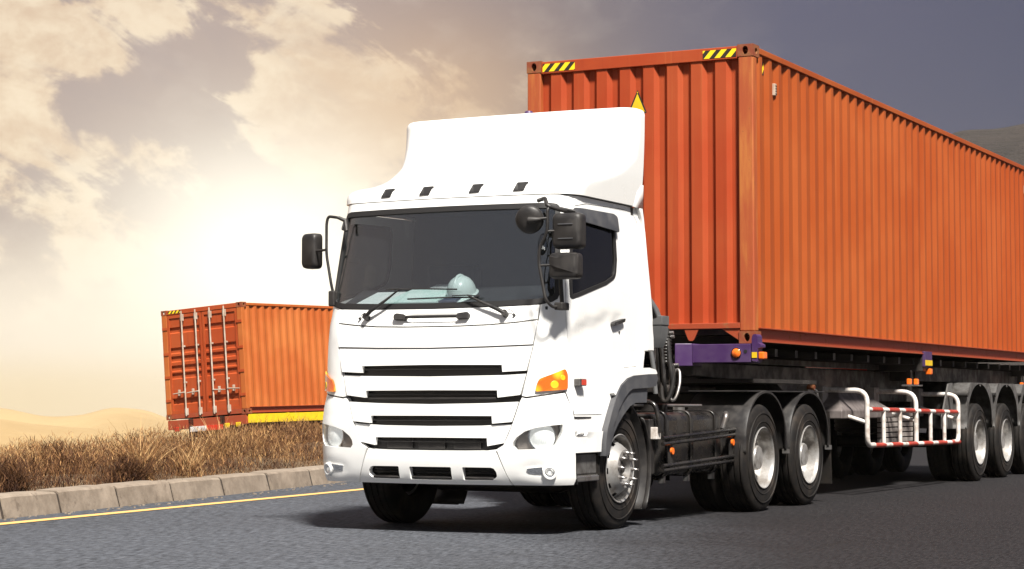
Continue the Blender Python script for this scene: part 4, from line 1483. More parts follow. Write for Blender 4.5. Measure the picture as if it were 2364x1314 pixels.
def casting(parent, x, y, z, sx, sy, sz, mat_):
    """corner casting: hollow block with oval openings on its outer end face and side face"""
    w, l, h = 0.162, 0.178, 0.118
    cx, cy, cz = x - sx * w / 2, y - sy * l / 2, z - sz * h / 2
    mb = MB()
    Sx = flat((cx, y, cz), (1, 0, 0), (0, 0, 1)) if sy < 0 else flat((cx, y, cz), (-1, 0, 0), (0, 0, 1))
    hole = ellipse(0, 0, 0.030, 0.042, 14)
    patch(Sx, [(-w / 2, -h / 2), (w / 2, -h / 2), (w / 2, h / 2), (-w / 2, h / 2)], [hole], thick=0.03, step=0.2, out=mb)
    Sy = flat((x, cy, cz), (0, 1, 0), (0, 0, 1)) if sx > 0 else flat((x, cy, cz), (0, -1, 0), (0, 0, 1))
    patch(Sy, [(-l / 2 + 0.03, -h / 2), (l / 2 - 0.03, -h / 2), (l / 2 - 0.03, h / 2), (-l / 2 + 0.03, h / 2)], [ellipse(0, 0, 0.035, 0.030, 14)], thick=0.03, step=0.2, out=mb)
    iy, ix = y - sy * l, x - sx * w
    mb.bx(ix, x, iy, iy + sy * 0.03, cz - h / 2, cz + h / 2)
    mb.bx(ix, ix + sx * 0.02, y - sy * 0.031, iy + sy * 0.031, cz - h / 2, cz + h / 2)
    mb.bx(ix + sx * 0.021, x - sx * 0.031, y - sy * 0.031, iy + sy * 0.031, cz + h / 2 - 0.02, cz + h / 2 - 0.001)
    mb.bx(ix + sx * 0.021, x - sx * 0.031, y - sy * 0.031, iy + sy * 0.031, cz - h / 2 + 0.001, cz - h / 2 + 0.02)
    return mb.build('corner_casting', mat_, parent)


def container(root, H, detail, mats, doors_front=False):
    """body between local y = 0 (the end that faces the viewer) and y = L; base z = 0"""
    side_m, front_m = mats
    L = 12.192
    zt = H
    for s in (1, -1):
        # side sheet
        prof = corr_profile(0.10, L - 0.10, 0.5665, 0.2786, 0.074, 0.066, 0.034)
        sh = sheet(prof, 0.155, zt - 0.05, lambda a, b, z: (s * (HW - 0.012 - b), a, z))
        o = sh.build('side_panel', side_m, root, fix=False)
        # top rail, bottom channel rail
        MB().bx(s * (HW - 0.065), s * HW, 0.178, L - 0.178, zt - 0.078, zt - 0.018).build('top_rail', side_m, root, bevel=0.006)
        mb = MB()
        mb.bx(s * (HW - 0.062), s * (HW - 0.054), 0.178, L - 0.178, 0.022, 0.158)
        mb.bx(s * (HW - 0.054), s * (HW - 0.002), 0.178, L - 0.178, 0.148, 0.158)
        mb.bx(s * (HW - 0.054), s * (HW - 0.004), 0.178, L - 0.178, 0.018, 0.030)
        mb.build('bottom_rail', M_RAIL, root)
        for y0, sy in ((0.0, -1), (L, 1)):
            a, b = (y0, y0 + 0.12) if sy < 0 else (y0 - 0.12, y0)
            MB().bx(s * (HW - 0.155), s * (HW - 0.004), a + (0.004 if sy < 0 else 0), b - (0 if sy < 0 else 0.004), 0.117, zt - 0.117).build('corner_post', M_POST if detail else side_m, root, bevel=0.012)
            for z, sz in ((0.0, -1), (zt, 1)):
                casting(root, s * HW, y0, z, s, sy, sz, M_RUST)
    # far end wall, roof, floor
    MB().bx(-HW + 0.155, HW - 0.155, L - 0.06, L - 0.03, 0.12, zt - 0.02).build('end_wall', front_m, root)
    MB().bx(-HW + 0.066, HW - 0.066, 0.1, L - 0.1, zt - 0.060, zt - 0.030).build('roof', side_m, root)
    MB().bx(-HW + 0.066, HW - 0.066, 0.1, L - 0.1, 0.09, 0.145).build('floor', M_CHASSIS, root)
    for k in range(28):
        y = 0.45 + k * 0.42
        MB().bx(-HW + 0.066, HW - 0.066, y - 0.025, y + 0.025, 0.02, 0.09).build('floor_beam', M_CHASSIS, root)
    if doors_front:
        return
    # corrugated front wall
    ends = [-0.84 + 0.2535 * k for k in range(8)]
    pts = [(-HW + 0.15, 0.048)]
    for e in ends:
        pts += [(e - 0.112 - 0.040, 0.048), (e - 0.112, 0.0), (e, 0.0), (e + 0.040, 0.048)]
    pts.append((HW - 0.15, 0.048))
    sheet(pts, 0.195, zt - 0.125, lambda a, b, z: (a, 0.018 + b, z)).build('front_panel', front_m, root, fix=False)
    MB().bx(-HW + 0.162, HW - 0.162, 0.004, 0.075, zt - 0.135, zt - 0.012).build('front_top_rail', front_m, root, bevel=0.006)
    MB().bx(-HW + 0.155, HW - 0.155, -0.002, 0.075, 0.145, 0.200).build('front_bottom_rail', M_RAIL, root, bevel=0.005)
    for s in (1, -1):
        MB().prism([(HW - 0.162, 0.142), (HW - 0.34, 0.142), (HW - 0.162, 0.03)], lambda u, v, d: (s * u, d, v), 0.012, 0.028).build('gusset', M_RAIL, root)
        MB().prism(rounded([(0.49, 0.144), (0.64, 0.144), (0.585, 0.03), (0.535, 0.03)], [0, 0, 0.03, 0.03], 3), lambda u, v, d: (s * u, d, v), 0.006, 0.024).build('tunnel_tab', M_RAIL, root)


CT = empty('shipping_container', (0, 0, 1.6101))
tag(CT, 'long orange corrugated shipping container riding behind the white truck cab', 'container')
container(CT, 2.895, True, (M_OR_SIDE, M_OR_FRONT))


def decal(name, poly, S, m, off=0.003, parent=CT):
    return patch(S, poly, off=off, thick=0.002, step=0.4).build(name, m, parent)


SF = flat((0, 0.004, 0), (1, 0, 0), (0, 0, 1))
z0 = 2.895 - 0.075
for x0, x1 in ((-1.04, -0.68), (0.70, 1.045)):
    decal('hazard_tape', [(x0, z0 - 0.040), (x1, z0 - 0.040), (x1, z0 + 0.040), (x0, z0 + 0.040)], SF, M_STRIPE)
SS = flat((HW - 0.012, 0, 0), (0, 1, 0), (0, 0, 1))
decal('hazard_tape', [(0.135, 2.645), (0.42, 2.645), (0.42, 2.775), (0.135, 2.775)], flat((HW - 0.046, 0, 0), (0, 1, 0), (0, 0, 1)), M_STRIPE)
for y in (0.70, 11.55):
    v = MB().bx(HW - 0.050, HW - 0.016, y - 0.025, y + 0.025, 2.48, 2.60).build('vent', M_ROD, CT, bevel=0.006)
    for k in range(4):
        MB().bx(HW - 0.016, HW - 0.013, y - 0.018, y + 0.018, 2.492 + k * 0.026, 2.503 + k * 0.026).build('vent_slot', M_SEAM, v)
# warning triangle on a ridge pair of the front wall
tri = rounded([(-0.108, 2.293), (0.100, 2.293), (0.0, 2.530)], 0.014, 3)
ST = flat((0, 0.0165, 0), (1, 0, 0), (0, 0, 1))
decal('warning_triangle', tri, ST, M_SEAM, 0.0)
decal('triangle_face', inset(tri, 0.016), ST, M_YELLOW, 0.003)

# ------------------------------------------------------------------ semi trailer (skeletal)
TL = empty('semi_trailer', (0, 10.03, 0))
tag(TL, 'dark skeletal semi-trailer with purple front bolster and red-white side guard under the large container', 'trailer')


def U(o):
    return T(o, TL)


for s in (1, -1):
    X = lambda a: s * a
    mb = MB()
    prof = [(-0.05, 1.30), (2.35, 1.24), (2.9, 1.05), (12.3, 1.05), (12.3, 1.40), (-0.05, 1.44)]
    mb.prism(prof, lambda u, v, d: (d, u, v), X(0.45), X(0.60))
    U(mb.build('main_beam', M_CHASSIS, TL, bevel=0.01))
    U(MB().bx(X(0.60), X(0.606), 3.3, 5.6, 1.43, 1.475).build('reflective_strip', M_REDLENS, TL))
    U(MB().bx(X(0.40), X(0.66), -0.05, 12.2, 1.44, 1.50).build('beam_flange', M_CHASSIS, TL))
    # front bolster
    bo = U(MB().bx(X(0.62), X(1.215), -0.115, 0.16, 1.425, 1.603).build('front_bolster', M_PURPLE, TL, bevel=0.006))
    mb = MB()
    mb.prism([(0.47, -0.19), (0.62, -0.119), (0.62, 0.16), (0.47, 0.16)], lambda u, v, d: (s * u, v, d), 1.395, 1.612)
    mb.build('bolster_end', M_PURPLE, bo, bevel=0.006)
    MB().tube([(X(1.075), -0.116, 1.515), (X(1.075), -0.126, 1.515)], 0.052, 24).build('lamp_ring', M_CHROME, bo, 40)
    MB().lathe([(0, 0.043), (0.006, 0.043), (0.016, 0.03), (0.02, 0.001)], 24, M=Matrix(((0, 1, 0), (-1, 0, 0), (0, 0, 1)))).build('lamp_lens', M_ORANGELENS, bo, 40).location = (X(1.075), -0.124, 1.515)
    MB().tube([(X(1.165), -0.114, 1.53), (X(1.165), -0.118, 1.53)], 0.018, 14).build('bolster_hole', M_SEAM, bo)
    tl_ = U(MB().prism(rounded([(1.226, 1.44), (1.285, 1.43), (1.287, 1.56), (1.318, 1.565), (1.318, 1.595), (1.287, 1.61), (1.283, 1.675), (1.268, 1.695), (1.238, 1.69), (1.226, 1.655)], 0.008, 2), lambda u, v, d: (s * u, d, v), -0.11, 0.02).build('twist_lock', M_PURPLE, TL))
    MB().bx(X(1.229), X(1.280), -0.116, -0.110, 1.468, 1.522).build('reflector', M_YELLOW, tl_)
    MB().bx(X(1.287), X(1.345), -0.10, 0.0, 1.455, 1.525).build('marker_lamp', M_ORANGELENS, tl_, bevel=0.012)
    MB().bx(X(1.215), X(1.24), -0.10, 0.04, 1.45, 1.55).build('lock_arm', M_PURPLE, tl_)
    # mid and rear bolsters
    for yb in (6.08, 11.9):
        arm = U(MB().bx(X(0.60), X(1.20), yb - 0.16, yb + 0.16, 1.42, 1.585).build('bolster_arm', M_CHASSIS, TL, bevel=0.006))
        MB().bx(X(1.20), X(1.236), yb - 0.16, yb + 0.16, 1.475, 1.66).build('bolster_plate', M_PURPLE, arm, bevel=0.004)
        MB().bx(X(1.236), X(1.242), yb - 0.15, yb + 0.15, 1.49, 1.555).build('reflector', M_YELLOW, arm)
        MB().bx(X(1.18), X(1.25), yb + 0.04, yb + 0.13, 1.38, 1.455).build('marker_lamp', M_ORANGELENS, arm, bevel=0.012)
        MB().bx(X(1.00), X(1.05), yb - 0.16, yb - 0.10, 1.05, 1.42).build('arm_stay', M_CHASSIS, arm)
        for dy in (-0.66, -0.36):
            l_ = MB().bx(X(1.155), X(1.205), yb + dy - 0.035, yb + dy + 0.035, 1.255, 1.325).build('amber_lamp', M_ORANGELENS, arm, bevel=0.01)
            MB().bx(X(1.11), X(1.235), yb + dy - 0.09, yb + dy + 0.09, 1.235, 1.252).build('lamp_tray', M_STEEL, arm, bevel=0.004)
        MB().tube([(X(1.17), yb - 0.55, 1.42), (X(1.17), yb - 0.5, 1.25)], 0.012, 6).build('lamp_bracket', M_BLACK, arm)
    # landing leg
    lg = U(MB().bx(X(0.80), X(0.93), 2.42, 2.62, 0.78, 1.22).build('landing_leg', M_PLATE, TL, bevel=0.008))
    MB().bx(X(0.825), X(0.905), 2.46, 2.58, 0.40, 0.78).build('leg_inner', M_STEEL, lg)
    MB().bx(X(0.77), X(0.96), 2.40, 2.64, 0.36, 0.40).build('leg_foot', M_CHASSIS, lg)
    MB().tube([(X(0.96), 2.40, 1.20), (X(1.02), 2.42, 1.17), (X(1.06), 2.52, 0.82), (X(1.09), 2.55, 0.78)], 0.016, 8).build('crank', M_BLACK, lg, 50)
    MB().tube([(X(0.93), 2.40, 1.21), (X(1.01), 2.40, 1.20)], 0.03, 10).build('crank_hub', M_RUST, lg, 50)
    MB().bx(X(0.93), X(0.945), 2.30, 2.34, 0.97, 1.01).build('leg_reflector', M_ORANGELENS, lg)
    # side guard
    gd = U(MB().tube([(X(1.2), 3.66, 0.965), (X(1.2), 7.60, 0.915)], 0.026, 12).build('guard_bar', M_GUARDW, TL, 50))
    gl = U(MB().tube([(X(1.2), 3.78, 0.560), (X(1.2), 7.50, 0.535)], 0.026, 12).build('guard_bar', M_GUARDW, TL, 50))
    for g_, za, zb, ya, yb in ((gd, 0.965, 0.915, 3.66, 7.60), (gl, 0.560, 0.535, 3.78, 7.50)):
        k = 0
        y = ya + 0.13
        zf = lambda y: za + (zb - za) * (y - ya) / (yb - ya)
        while y < yb - 0.15:
            MB().tube([(X(1.2), y, zf(y)), (X(1.2), y + 0.40, zf(y + 0.40))], 0.0285, 12).build('red_band', M_GUARDR, g_, 50)
            y += 0.66
    for y, zt_, zb_ in ((3.65, 1.185, 0.565), (5.62, 1.175, 0.55), (7.58, 1.150, 0.54)):
        q = 0.06 if y != 5.62 else 0.0
        pth = [(X(0.60), y, zt_), (X(1.2), y, zt_ - 0.01), (X(1.2), y, zb_ + 0.06 if q else zb_)]
        pth = bend(pth, 0.16, 7)
        if q:
            pth = bend([(X(0.60), y, zt_), (X(1.2), y, zt_ - 0.01), (X(1.2), y, zb_), (X(1.2), y + (0.25 if y < 5 else -0.25), zb_)], 0.14, 7)
        U(MB().tube(pth, 0.029, 12).build('guard_hoop', M_GUARDW, TL, 50))
        U(MB().tube([(X(0.62), y - 0.02, 1.00), (X(1.19), y, 0.82)], 0.024, 10).build('guard_brace', M_GUARDW, TL, 50))
        U(MB().bx(X(0.60), X(0.72), y - 0.10, y + 0.10, 0.86, 1.22).build('guard_bracket', M_PLATE, TL, bevel=0.006))
    for y in (4.28, 4.94, 6.26, 6.90):
        zf = 0.965 - 0.05 * (y - 3.66) / 3.94
        U(MB().tube([(X(1.2), y, 0.555), (X(1.2), y, zf)], 0.024, 10).build('guard_post', M_GUARDW, TL, 50))
    # tool box with sloped lid
    bxm = MB()
    bxm.loft([[(X(0.58), 3.40, z_), (X(0.99), 3.40, z_), (X(0.99), 5.34, z_), (X(0.58), 5.34, z_)] for z_ in (0.86, 0.955)] + [[(X(0.58), 3.86, 1.165), (X(0.80), 3.86, 1.165), (X(0.80), 4.72, 1.165), (X(0.58), 4.72, 1.165)]])
    tb = U(bxm.build('tool_box', M_BOX, TL, bevel=0.012))
    MB().box((X(0.90), 4.75, 1.03), (0.03, 0.16, 0.03), Matrix.Rotation(s * 0.85, 3, 'Y')).build('box_latch', M_SEAM, tb)
    # slatted wooden rack behind the guard
    for k in range(7):
        U(MB().bx(X(0.80), X(0.84), 5.35, 6.75, 0.56 + k * 0.062, 0.608 + k * 0.062).build('rack_board', M_PLATE, TL, bevel=0.003))
    # trailer axles
    for ya in (8.54, 10.03, 11.52):
        w = wheel(TL, 1.235, ya, 0.513, False, True, s, ya)
        U(w)
        U(wheel(TL, 0.915, ya, 0.513, False, False, s, 0))
        y0, y1 = ya - 0.70, ya + 0.70
        arc = [(y0, 0.70)] + [(ya - 0.66 * math.cos(a), 0.72 + 0.565 * math.sin(a) ** 0.85) for a in np.linspace(0.1, math.pi - 0.1, 20)] + [(y1, 0.70)]
        arc2 = [(y0, 0.70), (y0, 0.80), (y0 + 0.02, 1.12), (y0 + 0.20, 1.29)] + [(ya - 0.4 + 0.8 * k / 13, 1.30) for k in range(14)] + [(y1 - 0.20, 1.29), (y1 - 0.02, 1.12), (y1, 0.80), (y1, 0.70)]
        mb = MB()
        mb.loft([[(X(1.225), u, v) for u, v in arc], [(X(1.245), u, v) for u, v in arc], [(X(1.245), *p) for p in arc2], [(X(0.62), *p) for p in arc2]], closed=False, cap=False)
        mg = U(mb.build('mudguard', M_MUD, TL, 40, fix=False))
        mg.modifiers.new('solid', 'SOLIDIFY').thickness = 0.008
        MB().tube([(X(0.70), ya - 0.72, 1.14), (X(1.27), ya - 0.72, 1.14)], 0.030, 10).build('mudguard_stay', M_BLACK, mg, 50).location = (0, 0, 0)
        MB().tube([(X(1.246), ya, 1.262), (X(1.254), ya, 1.262)], 0.016, 8).build('stay_bolt', M_STEEL, mg, 50)
    # mudguard front skirt panel
    mb = MB()
    mb.prism([(7.82, 0.70), (7.30, 0.70), (7.30, 0.86), (7.62, 1.28), (7.82, 1.295)], lambda u, v, d: (d, u, v), X(1.05), X(1.07))
    U(mb.build('mudguard_skirt', M_MUD, TL))
for ya in (8.54, 10.03, 11.52):
    U(MB().tube([(-0.9, ya, 0.513), (0.9, ya, 0.513)], 0.075, 12).build('trailer_axle', M_CHASSIS, TL, 50))
for y in (0.5, 1.5, 3.2, 4.6, 6.08, 7.4, 9.2, 10.8, 12.2):
    U(MB().bx(-0.45, 0.45, y - 0.06, y + 0.06, 1.08 if y > 3 else 1.28, 1.40).build('cross_beam', M_CHASSIS, TL))
for k in range(18):
    y = 0.9 + k * 0.62
    U(MB().bx(-1.1, 1.1, y, y + 0.08, 1.50, 1.575).build('deck_beam', M_CHASSIS, TL))
sp = wheel(TL, 0.0, 0, 0, False, False, 1, 0)
sp.name = 'spare_wheel'
sp.location = (0.30, 6.9, 0.66)
sp.rotation_euler = (0, math.pi / 2, 0)
U(sp)
U(MB().bx(-0.30, 0.30, 2.9, 3.9, 0.50, 1.05).build('air_tank_box', M_CHASSIS, TL, bevel=0.04))
for s in (1, -1):
    U(MB().tube([(s * 0.30, 7.6, 0.85), (s * 0.30, 8.4, 0.85)], 0.14, 16).build('air_tank', M_CHASSIS, TL, 50))
U(MB().bx(-0.92, 0.92, 6.6, 12.15, 1.31, 1.49).build('slider_frame', M_CHASSIS, TL))
U(MB().bx(-1.1, 1.1, 0.28, 2.2, 1.235, 1.275).build('kingpin_plate', M_CHASSIS, TL))

# ------------------------------------------------------------------ the truck in the distance: container on its trailer, driving away
F_LOC, F_ROT = Vector((-19.9912, 20.9491, 0.6871)), (0.0145, -0.0694, -0.0796)
FM = (Matrix.Rotation(F_ROT[2], 4, 'Z') @ Matrix.Rotation(F_ROT[0], 4, 'X') @ Matrix.Rotation(F_ROT[1], 4, 'Y'))
F_EUL = FM.to_euler()
FC = empty('shipping_container', F_LOC, F_EUL)
tag(FC, 'orange container with two doors and four pale lock rods, on the far truck driving away', 'container')
M_FAR_SIDE = mat('far_container_paint', fn=orange_fn((0.39, 0.098, 0.021), (0.45, 0.14, 0.032), (0.32, 0.072, 0.017), 7.7))
M_FAR_DOOR = mat('far_container_door', fn=orange_fn((0.34, 0.053, 0.013), (0.38, 0.072, 0.017), (0.24, 0.033, 0.010), 1.7))
container(FC, 2.591, False, (M_FAR_SIDE, M_FAR_DOOR), True)
MB().bx(-HW + 0.162, HW - 0.162, 0.002, 0.10, 2.591 - 0.115, 2.591 - 0.010).build('door_header', M_FAR_DOOR, FC, bevel=0.005)
MB().bx(-HW + 0.162, HW - 0.162, 0.002, 0.10, 0.015, 0.120).build('door_sill', M_RAIL, FC, bevel=0.005)
for s in (1, -1):
    prof = [(0.13, 0.0)]
    for zc in (0.42, 1.02, 1.20, 1.42, 1.62, 2.10):
        prof += [(zc - 0.075, 0.0), (zc - 0.045, 0.034), (zc + 0.045, 0.034), (zc + 0.075, 0.0)]
    prof.append((2.465, 0.0))
    mb = MB()
    x0, x1 = s * 0.012, s * (HW - 0.165)
    for (a, b), (c, d) in zip(prof, prof[1:]):
        n = mb.addv([(x0, 0.035 + b, a), (x1, 0.035 + b, a), (x1, 0.035 + d, c), (x0, 0.035 + d, c)])
        mb.f.append([n, n + 1, n + 2, n + 3])
    dr = mb.build('door', M_FAR_DOOR, FC, fix=False)
    mb = MB()
    xa, xb = min(x0, x1), max(x0, x1)
    for a, b, c, d in ((xa, xa + 0.06, 0.125, 2.47), (xb - 0.06, xb, 0.125, 2.47), (xa + 0.06, xb - 0.06, 0.125, 0.20), (xa + 0.06, xb - 0.06, 2.39, 2.47)):
        mb.bx(a, b, 0.012, 0.033, c, d)
    mb.build('door_frame', M_FAR_DOOR, dr)
    for xr in ((0.27, 0.70) if s > 0 else (0.16, 0.58)):
        xr *= s
        rod = MB().tube([(xr, -0.022, 0.06), (xr, -0.022, 2.54)], 0.019, 8).build('lock_rod', M_ROD, dr, 50)
        for zc in (0.16, 2.38):
            MB().bx(xr - 0.035, xr + 0.05, -0.03, 0.008, zc - 0.08, zc + 0.08).build('rod_keeper', M_ROD, dr, bevel=0.006)
        for zc in (0.85, 1.70):
            MB().bx(xr - 0.03, xr + 0.055, -0.028, 0.008, zc - 0.02, zc + 0.02).build('rod_guide', M_ROD, dr, bevel=0.004)
        hx = 0.36 if s > 0 else -0.36
        MB().tube([(xr, -0.035, 0.62), (xr + hx, -0.035, 0.60)], [0.02, 0.012], 6).build('rod_handle', M_ROD, dr, 50)
        MB().bx(xr + hx * 0.5 - 0.02, xr + hx * 0.5 + 0.02, -0.045, 0.01, 0.55, 0.69).build('handle_catch', M_ROD, dr, bevel=0.004)
    for zc in (0.45, 1.0, 1.55, 2.15):
        MB().bx(s * (HW - 0.17), s * (HW - 0.02), -0.012, 0.004, zc - 0.03, zc + 0.03).build('hinge', M_FAR_DOOR, dr)
decal('hazard_tape', [(-1.0, 2.50), (-0.62, 2.50), (-0.62, 2.565), (-1.0, 2.565)], flat((0, 0.0, 0), (1, 0, 0), (0, 0, 1)), M_STRIPE, parent=FC)
FT = empty('semi_trailer', F_LOC + (FM @ Vector((0, 3.0, -1.32))), F_EUL)
tag(FT, 'distant trailer with yellow side beam carrying the container with doors', 'trailer')


def fpart(mb, name, m, **k):
    o = mb.build(name, m, FT, **k)
    o.location = (0, -3.0, 1.32)
    return o


for s in (1, -1):
    for k in range(8):
        y = 0.06 + k * 1.5
        fpart(MB().bx(s * 1.17, s * 1.21, y, y + 1.42, -0.215, -0.012), 'side_beam', M_YELLOW, bevel=0.005)
        fpart(MB().bx(s * 1.165, s * 1.235, y + 1.425, y + 1.495, -0.23, -0.006), 'beam_post', M_YELLOW, bevel=0.004)
    fpart(MB().bx(s * 0.40, s * 0.55, 0, 12, -0.45, -0.012), 'main_beam', M_CHASSIS)
    for ya in (1.6, 3.0, 4.4):
        w = wheel(FT, 1.20, ya - 3.0, 0.50, False, False, s, 0)
fpart(MB().bx(-1.18, 1.18, 0.0, 0.12, -0.24, -0.02), 'rear_beam', M_RAIL, bevel=0.006)
for k, xc in enumerate((-0.25, 0.25)):
    fpart(MB().bx(xc - 0.24, xc + 0.24, -0.03, -0.004, -0.32, -0.20), 'rear_plate', (M_GUARDW, M_REDLENS)[k], bevel=0.004)
for xc in (-0.9, 0.62, 0.95):
    fpart(MB().bx(xc - 0.07, xc + 0.07, -0.03, -0.004, -0.29, -0.18), 'tail_lamp', M_YELLOW if xc > 0 else M_REDLENS, bevel=0.01)
fpart(MB().bx(-1.1, 1.1, 0.1, 0.2, -0.75, -0.55), 'under_bar', M_CHASSIS)

# ------------------------------------------------------------------ things on the dashboard
dn = Matrix.Rotation(math.atan2(0.17, 0.40), 3, 'X')


def dash(x, y, lift=0.0):
    z = 1.825 + (y + 4.02) * 0.17 / 0.40
    return Vector((x, y, z + lift))


def paper(name, corners, th, m, label, cat):
    mb = MB()
    top = [dash(x, y, th + dz) for x, y, dz in corners]
    bot = [dash(x, y, 0.002 + dz) for x, y, dz in corners]
    mb.loft([bot, top])
    o = mb.build(name, m)
    tag(o, label, cat)
    return o


paper('paper_sheet', [(-0.86, -4.00, 0.0), (-0.50, -4.00, 0.0), (-0.42, -3.70, 0.002), (-0.78, -3.70, 0.002)], 0.006, M_PAPER,
      'white paper sheet lying leftmost on the dashboard behind the windscreen', 'paper')
paper('document_folder', [(-0.56, -4.005, 0.010), (-0.05, -4.005, 0.010), (0.0, -3.72, 0.012), (-0.42, -3.70, 0.012)], 0.022, M_MINT,
      'pale mint folder on the dashboard beside the hard hat', 'folder')
paper('notebook', [(-0.30, -3.70, 0.004), (0.0, -3.70, 0.004), (0.02, -3.60, 0.004), (-0.27, -3.60, 0.004)], 0.02, M_PAPER,
      'narrow white notebook at the back of the dashboard, left of the hard hat', 'notebook')
paper('dark_wallet', [(-0.03, -4.0, 0.004), (0.12, -4.0, 0.004), (0.15, -3.86, 0.004), (0.02, -3.86, 0.004)], 0.03, M_DARKPAPER,
      'small dark wallet on the dashboard in front of the hard hat', 'wallet')
# hard hat
HAT = empty('hard_hat', dash(0.08, -3.80, 0.0))
tag(HAT, 'pale mint hard hat resting on the dashboard behind the windscreen', 'hard hat')
Hm = dn
mb = MB()
rings = []
for k in range(9):
    a = math.radians(90 * k / 9)
    rings.append([Hm @ Vector((math.cos(t) * 0.118 * math.cos(a) ** 0.8, math.sin(t) * 0.145 * math.cos(a) ** 0.8, 0.012 + 0.150 * math.sin(a) + 0.014 * max(0, math.cos(2 * t)) * 0 + (0.010 if abs(math.cos(t)) < 0.16 and 0 < k < 8 else 0))) for t in np.linspace(0, 2 * math.pi, 36, endpoint=False)])
mb.loft(rings)
mb.build('shell', M_HAT, HAT, 60)
mb = MB()
br = [(math.cos(t), math.sin(t)) for t in np.linspace(0, 2 * math.pi, 36, endpoint=False)]
mb.loft([[Hm @ Vector((c * 0.112, s_ * 0.138, 0.020)) for c, s_ in br], [Hm @ Vector((c * 0.136, s_ * 0.160 - (0.045 if s_ < -0.3 else 0) * (-s_), 0.008)) for c, s_ in br], [Hm @ Vector((c * 0.134, s_ * 0.158 - (0.045 if s_ < -0.3 else 0) * (-s_), 0.002)) for c, s_ in br]])
mb.build('brim', M_HAT, HAT, 60)
mb = MB()
mb.tube([Hm @ Vector((0, math.cos(a) * 0.12, 0.03 + 0.139 * math.sin(a))) for a in np.linspace(0.35, math.pi - 0.35, 16)], 0.014, 8)
mb.build('ridge', M_HAT, HAT, 60)

# ------------------------------------------------------------------ ground, road, kerb
KERB = [(-2.9, -24.0), (-3.70, -12.0), (-4.28, -6.0), (-4.45, -4.08), (-4.66, -2.95), (-4.86, -1.85), (-5.08, -0.62), (-5.34, 0.68), (-5.60, 2.02), (-5.92, 3.45), (-6.55, 6.6), (-7.6, 11.5), (-9.8, 21.0),
        (-13.0, 34.0), (-18.0, 52.0), (-36, 110), (-75, 230), (-160, 480)]
KY = [(y, x) for x, y in KERB]
def kerb_x(y): return itp(KY, y)


LINE = [(-2.75, -24), (-3.1, -12.0), (-3.80, -5.5), (-3.90, -4.76), (-4.31, -1.1), (-4.71, 2.54), (-5.25, 6.6), (-6.2, 11.5), (-8.3, 21.0), (-11.4, 34.0), (-16.3, 52.0), (-34, 110), (-73, 230), (-158, 480)]
LY = [(y, x) for x, y in LINE]
def line_x(y): return itp(LY, y)


def bank(d, y):
    """height of the land at distance d to the left of the kerb"""
    rise = 0.03 * max(-6, min(16, y + 4))
    pts = [(0.0, -0.25), (0.16, -0.25), (0.33, 0.165), (0.6, 0.175), (2.2, 0.13 + rise * 0.55), (4.0, 0.04 + rise * 0.45), (7.0, -0.7), (10.0, -1.75), (24.0, -1.95), (60, -4.0), (200, -18), (700, -55), (1500, -70), (40000, -70)]
    return itp(pts, d)


def grid_obj(name, xs, ys, zf, m):
    X, Y = np.meshgrid(xs, ys)
    Z = np.vectorize(zf)(X, Y)
    nx, ny = len(xs), len(ys)
    v = np.stack([X.ravel(), Y.ravel(), Z.ravel()], 1)
    idx = np.arange(nx * ny).reshape(ny, nx)
    q = np.stack([idx[:-1, :-1].ravel(), idx[:-1, 1:].ravel(), idx[1:, 1:].ravel(), idx[1:, :-1].ravel()], 1)
    me = bpy.data.meshes.new(name)
    me.from_pydata(v.tolist(), [], q.tolist())
    me.shade_smooth()
    me.materials.append(m)
    o = bpy.data.objects.new(name, me)
    return link(o)


def soil_fn(b, p):
    v = geopos(b)
    f = b.noise(v, 2.2, 6, 0.65)
    g = b.noise(v, 0.02, 5, 0.6)
    c = b.mix(b.sstep(f, 0.35, 0.65), (0.075, 0.045, 0.024), (0.16, 0.10, 0.052))
    c = b.mix(b.sstep(g, 0.35, 0.7, 0, 0.6), c, (0.22, 0.16, 0.085))
    b.put(p.inputs['Base Color'], c)
    b.put(p.inputs['Roughness'], 0.95)
    add_bump(b, p, b.noise(v, 9, 6, 0.7), 0.8, 0.06)


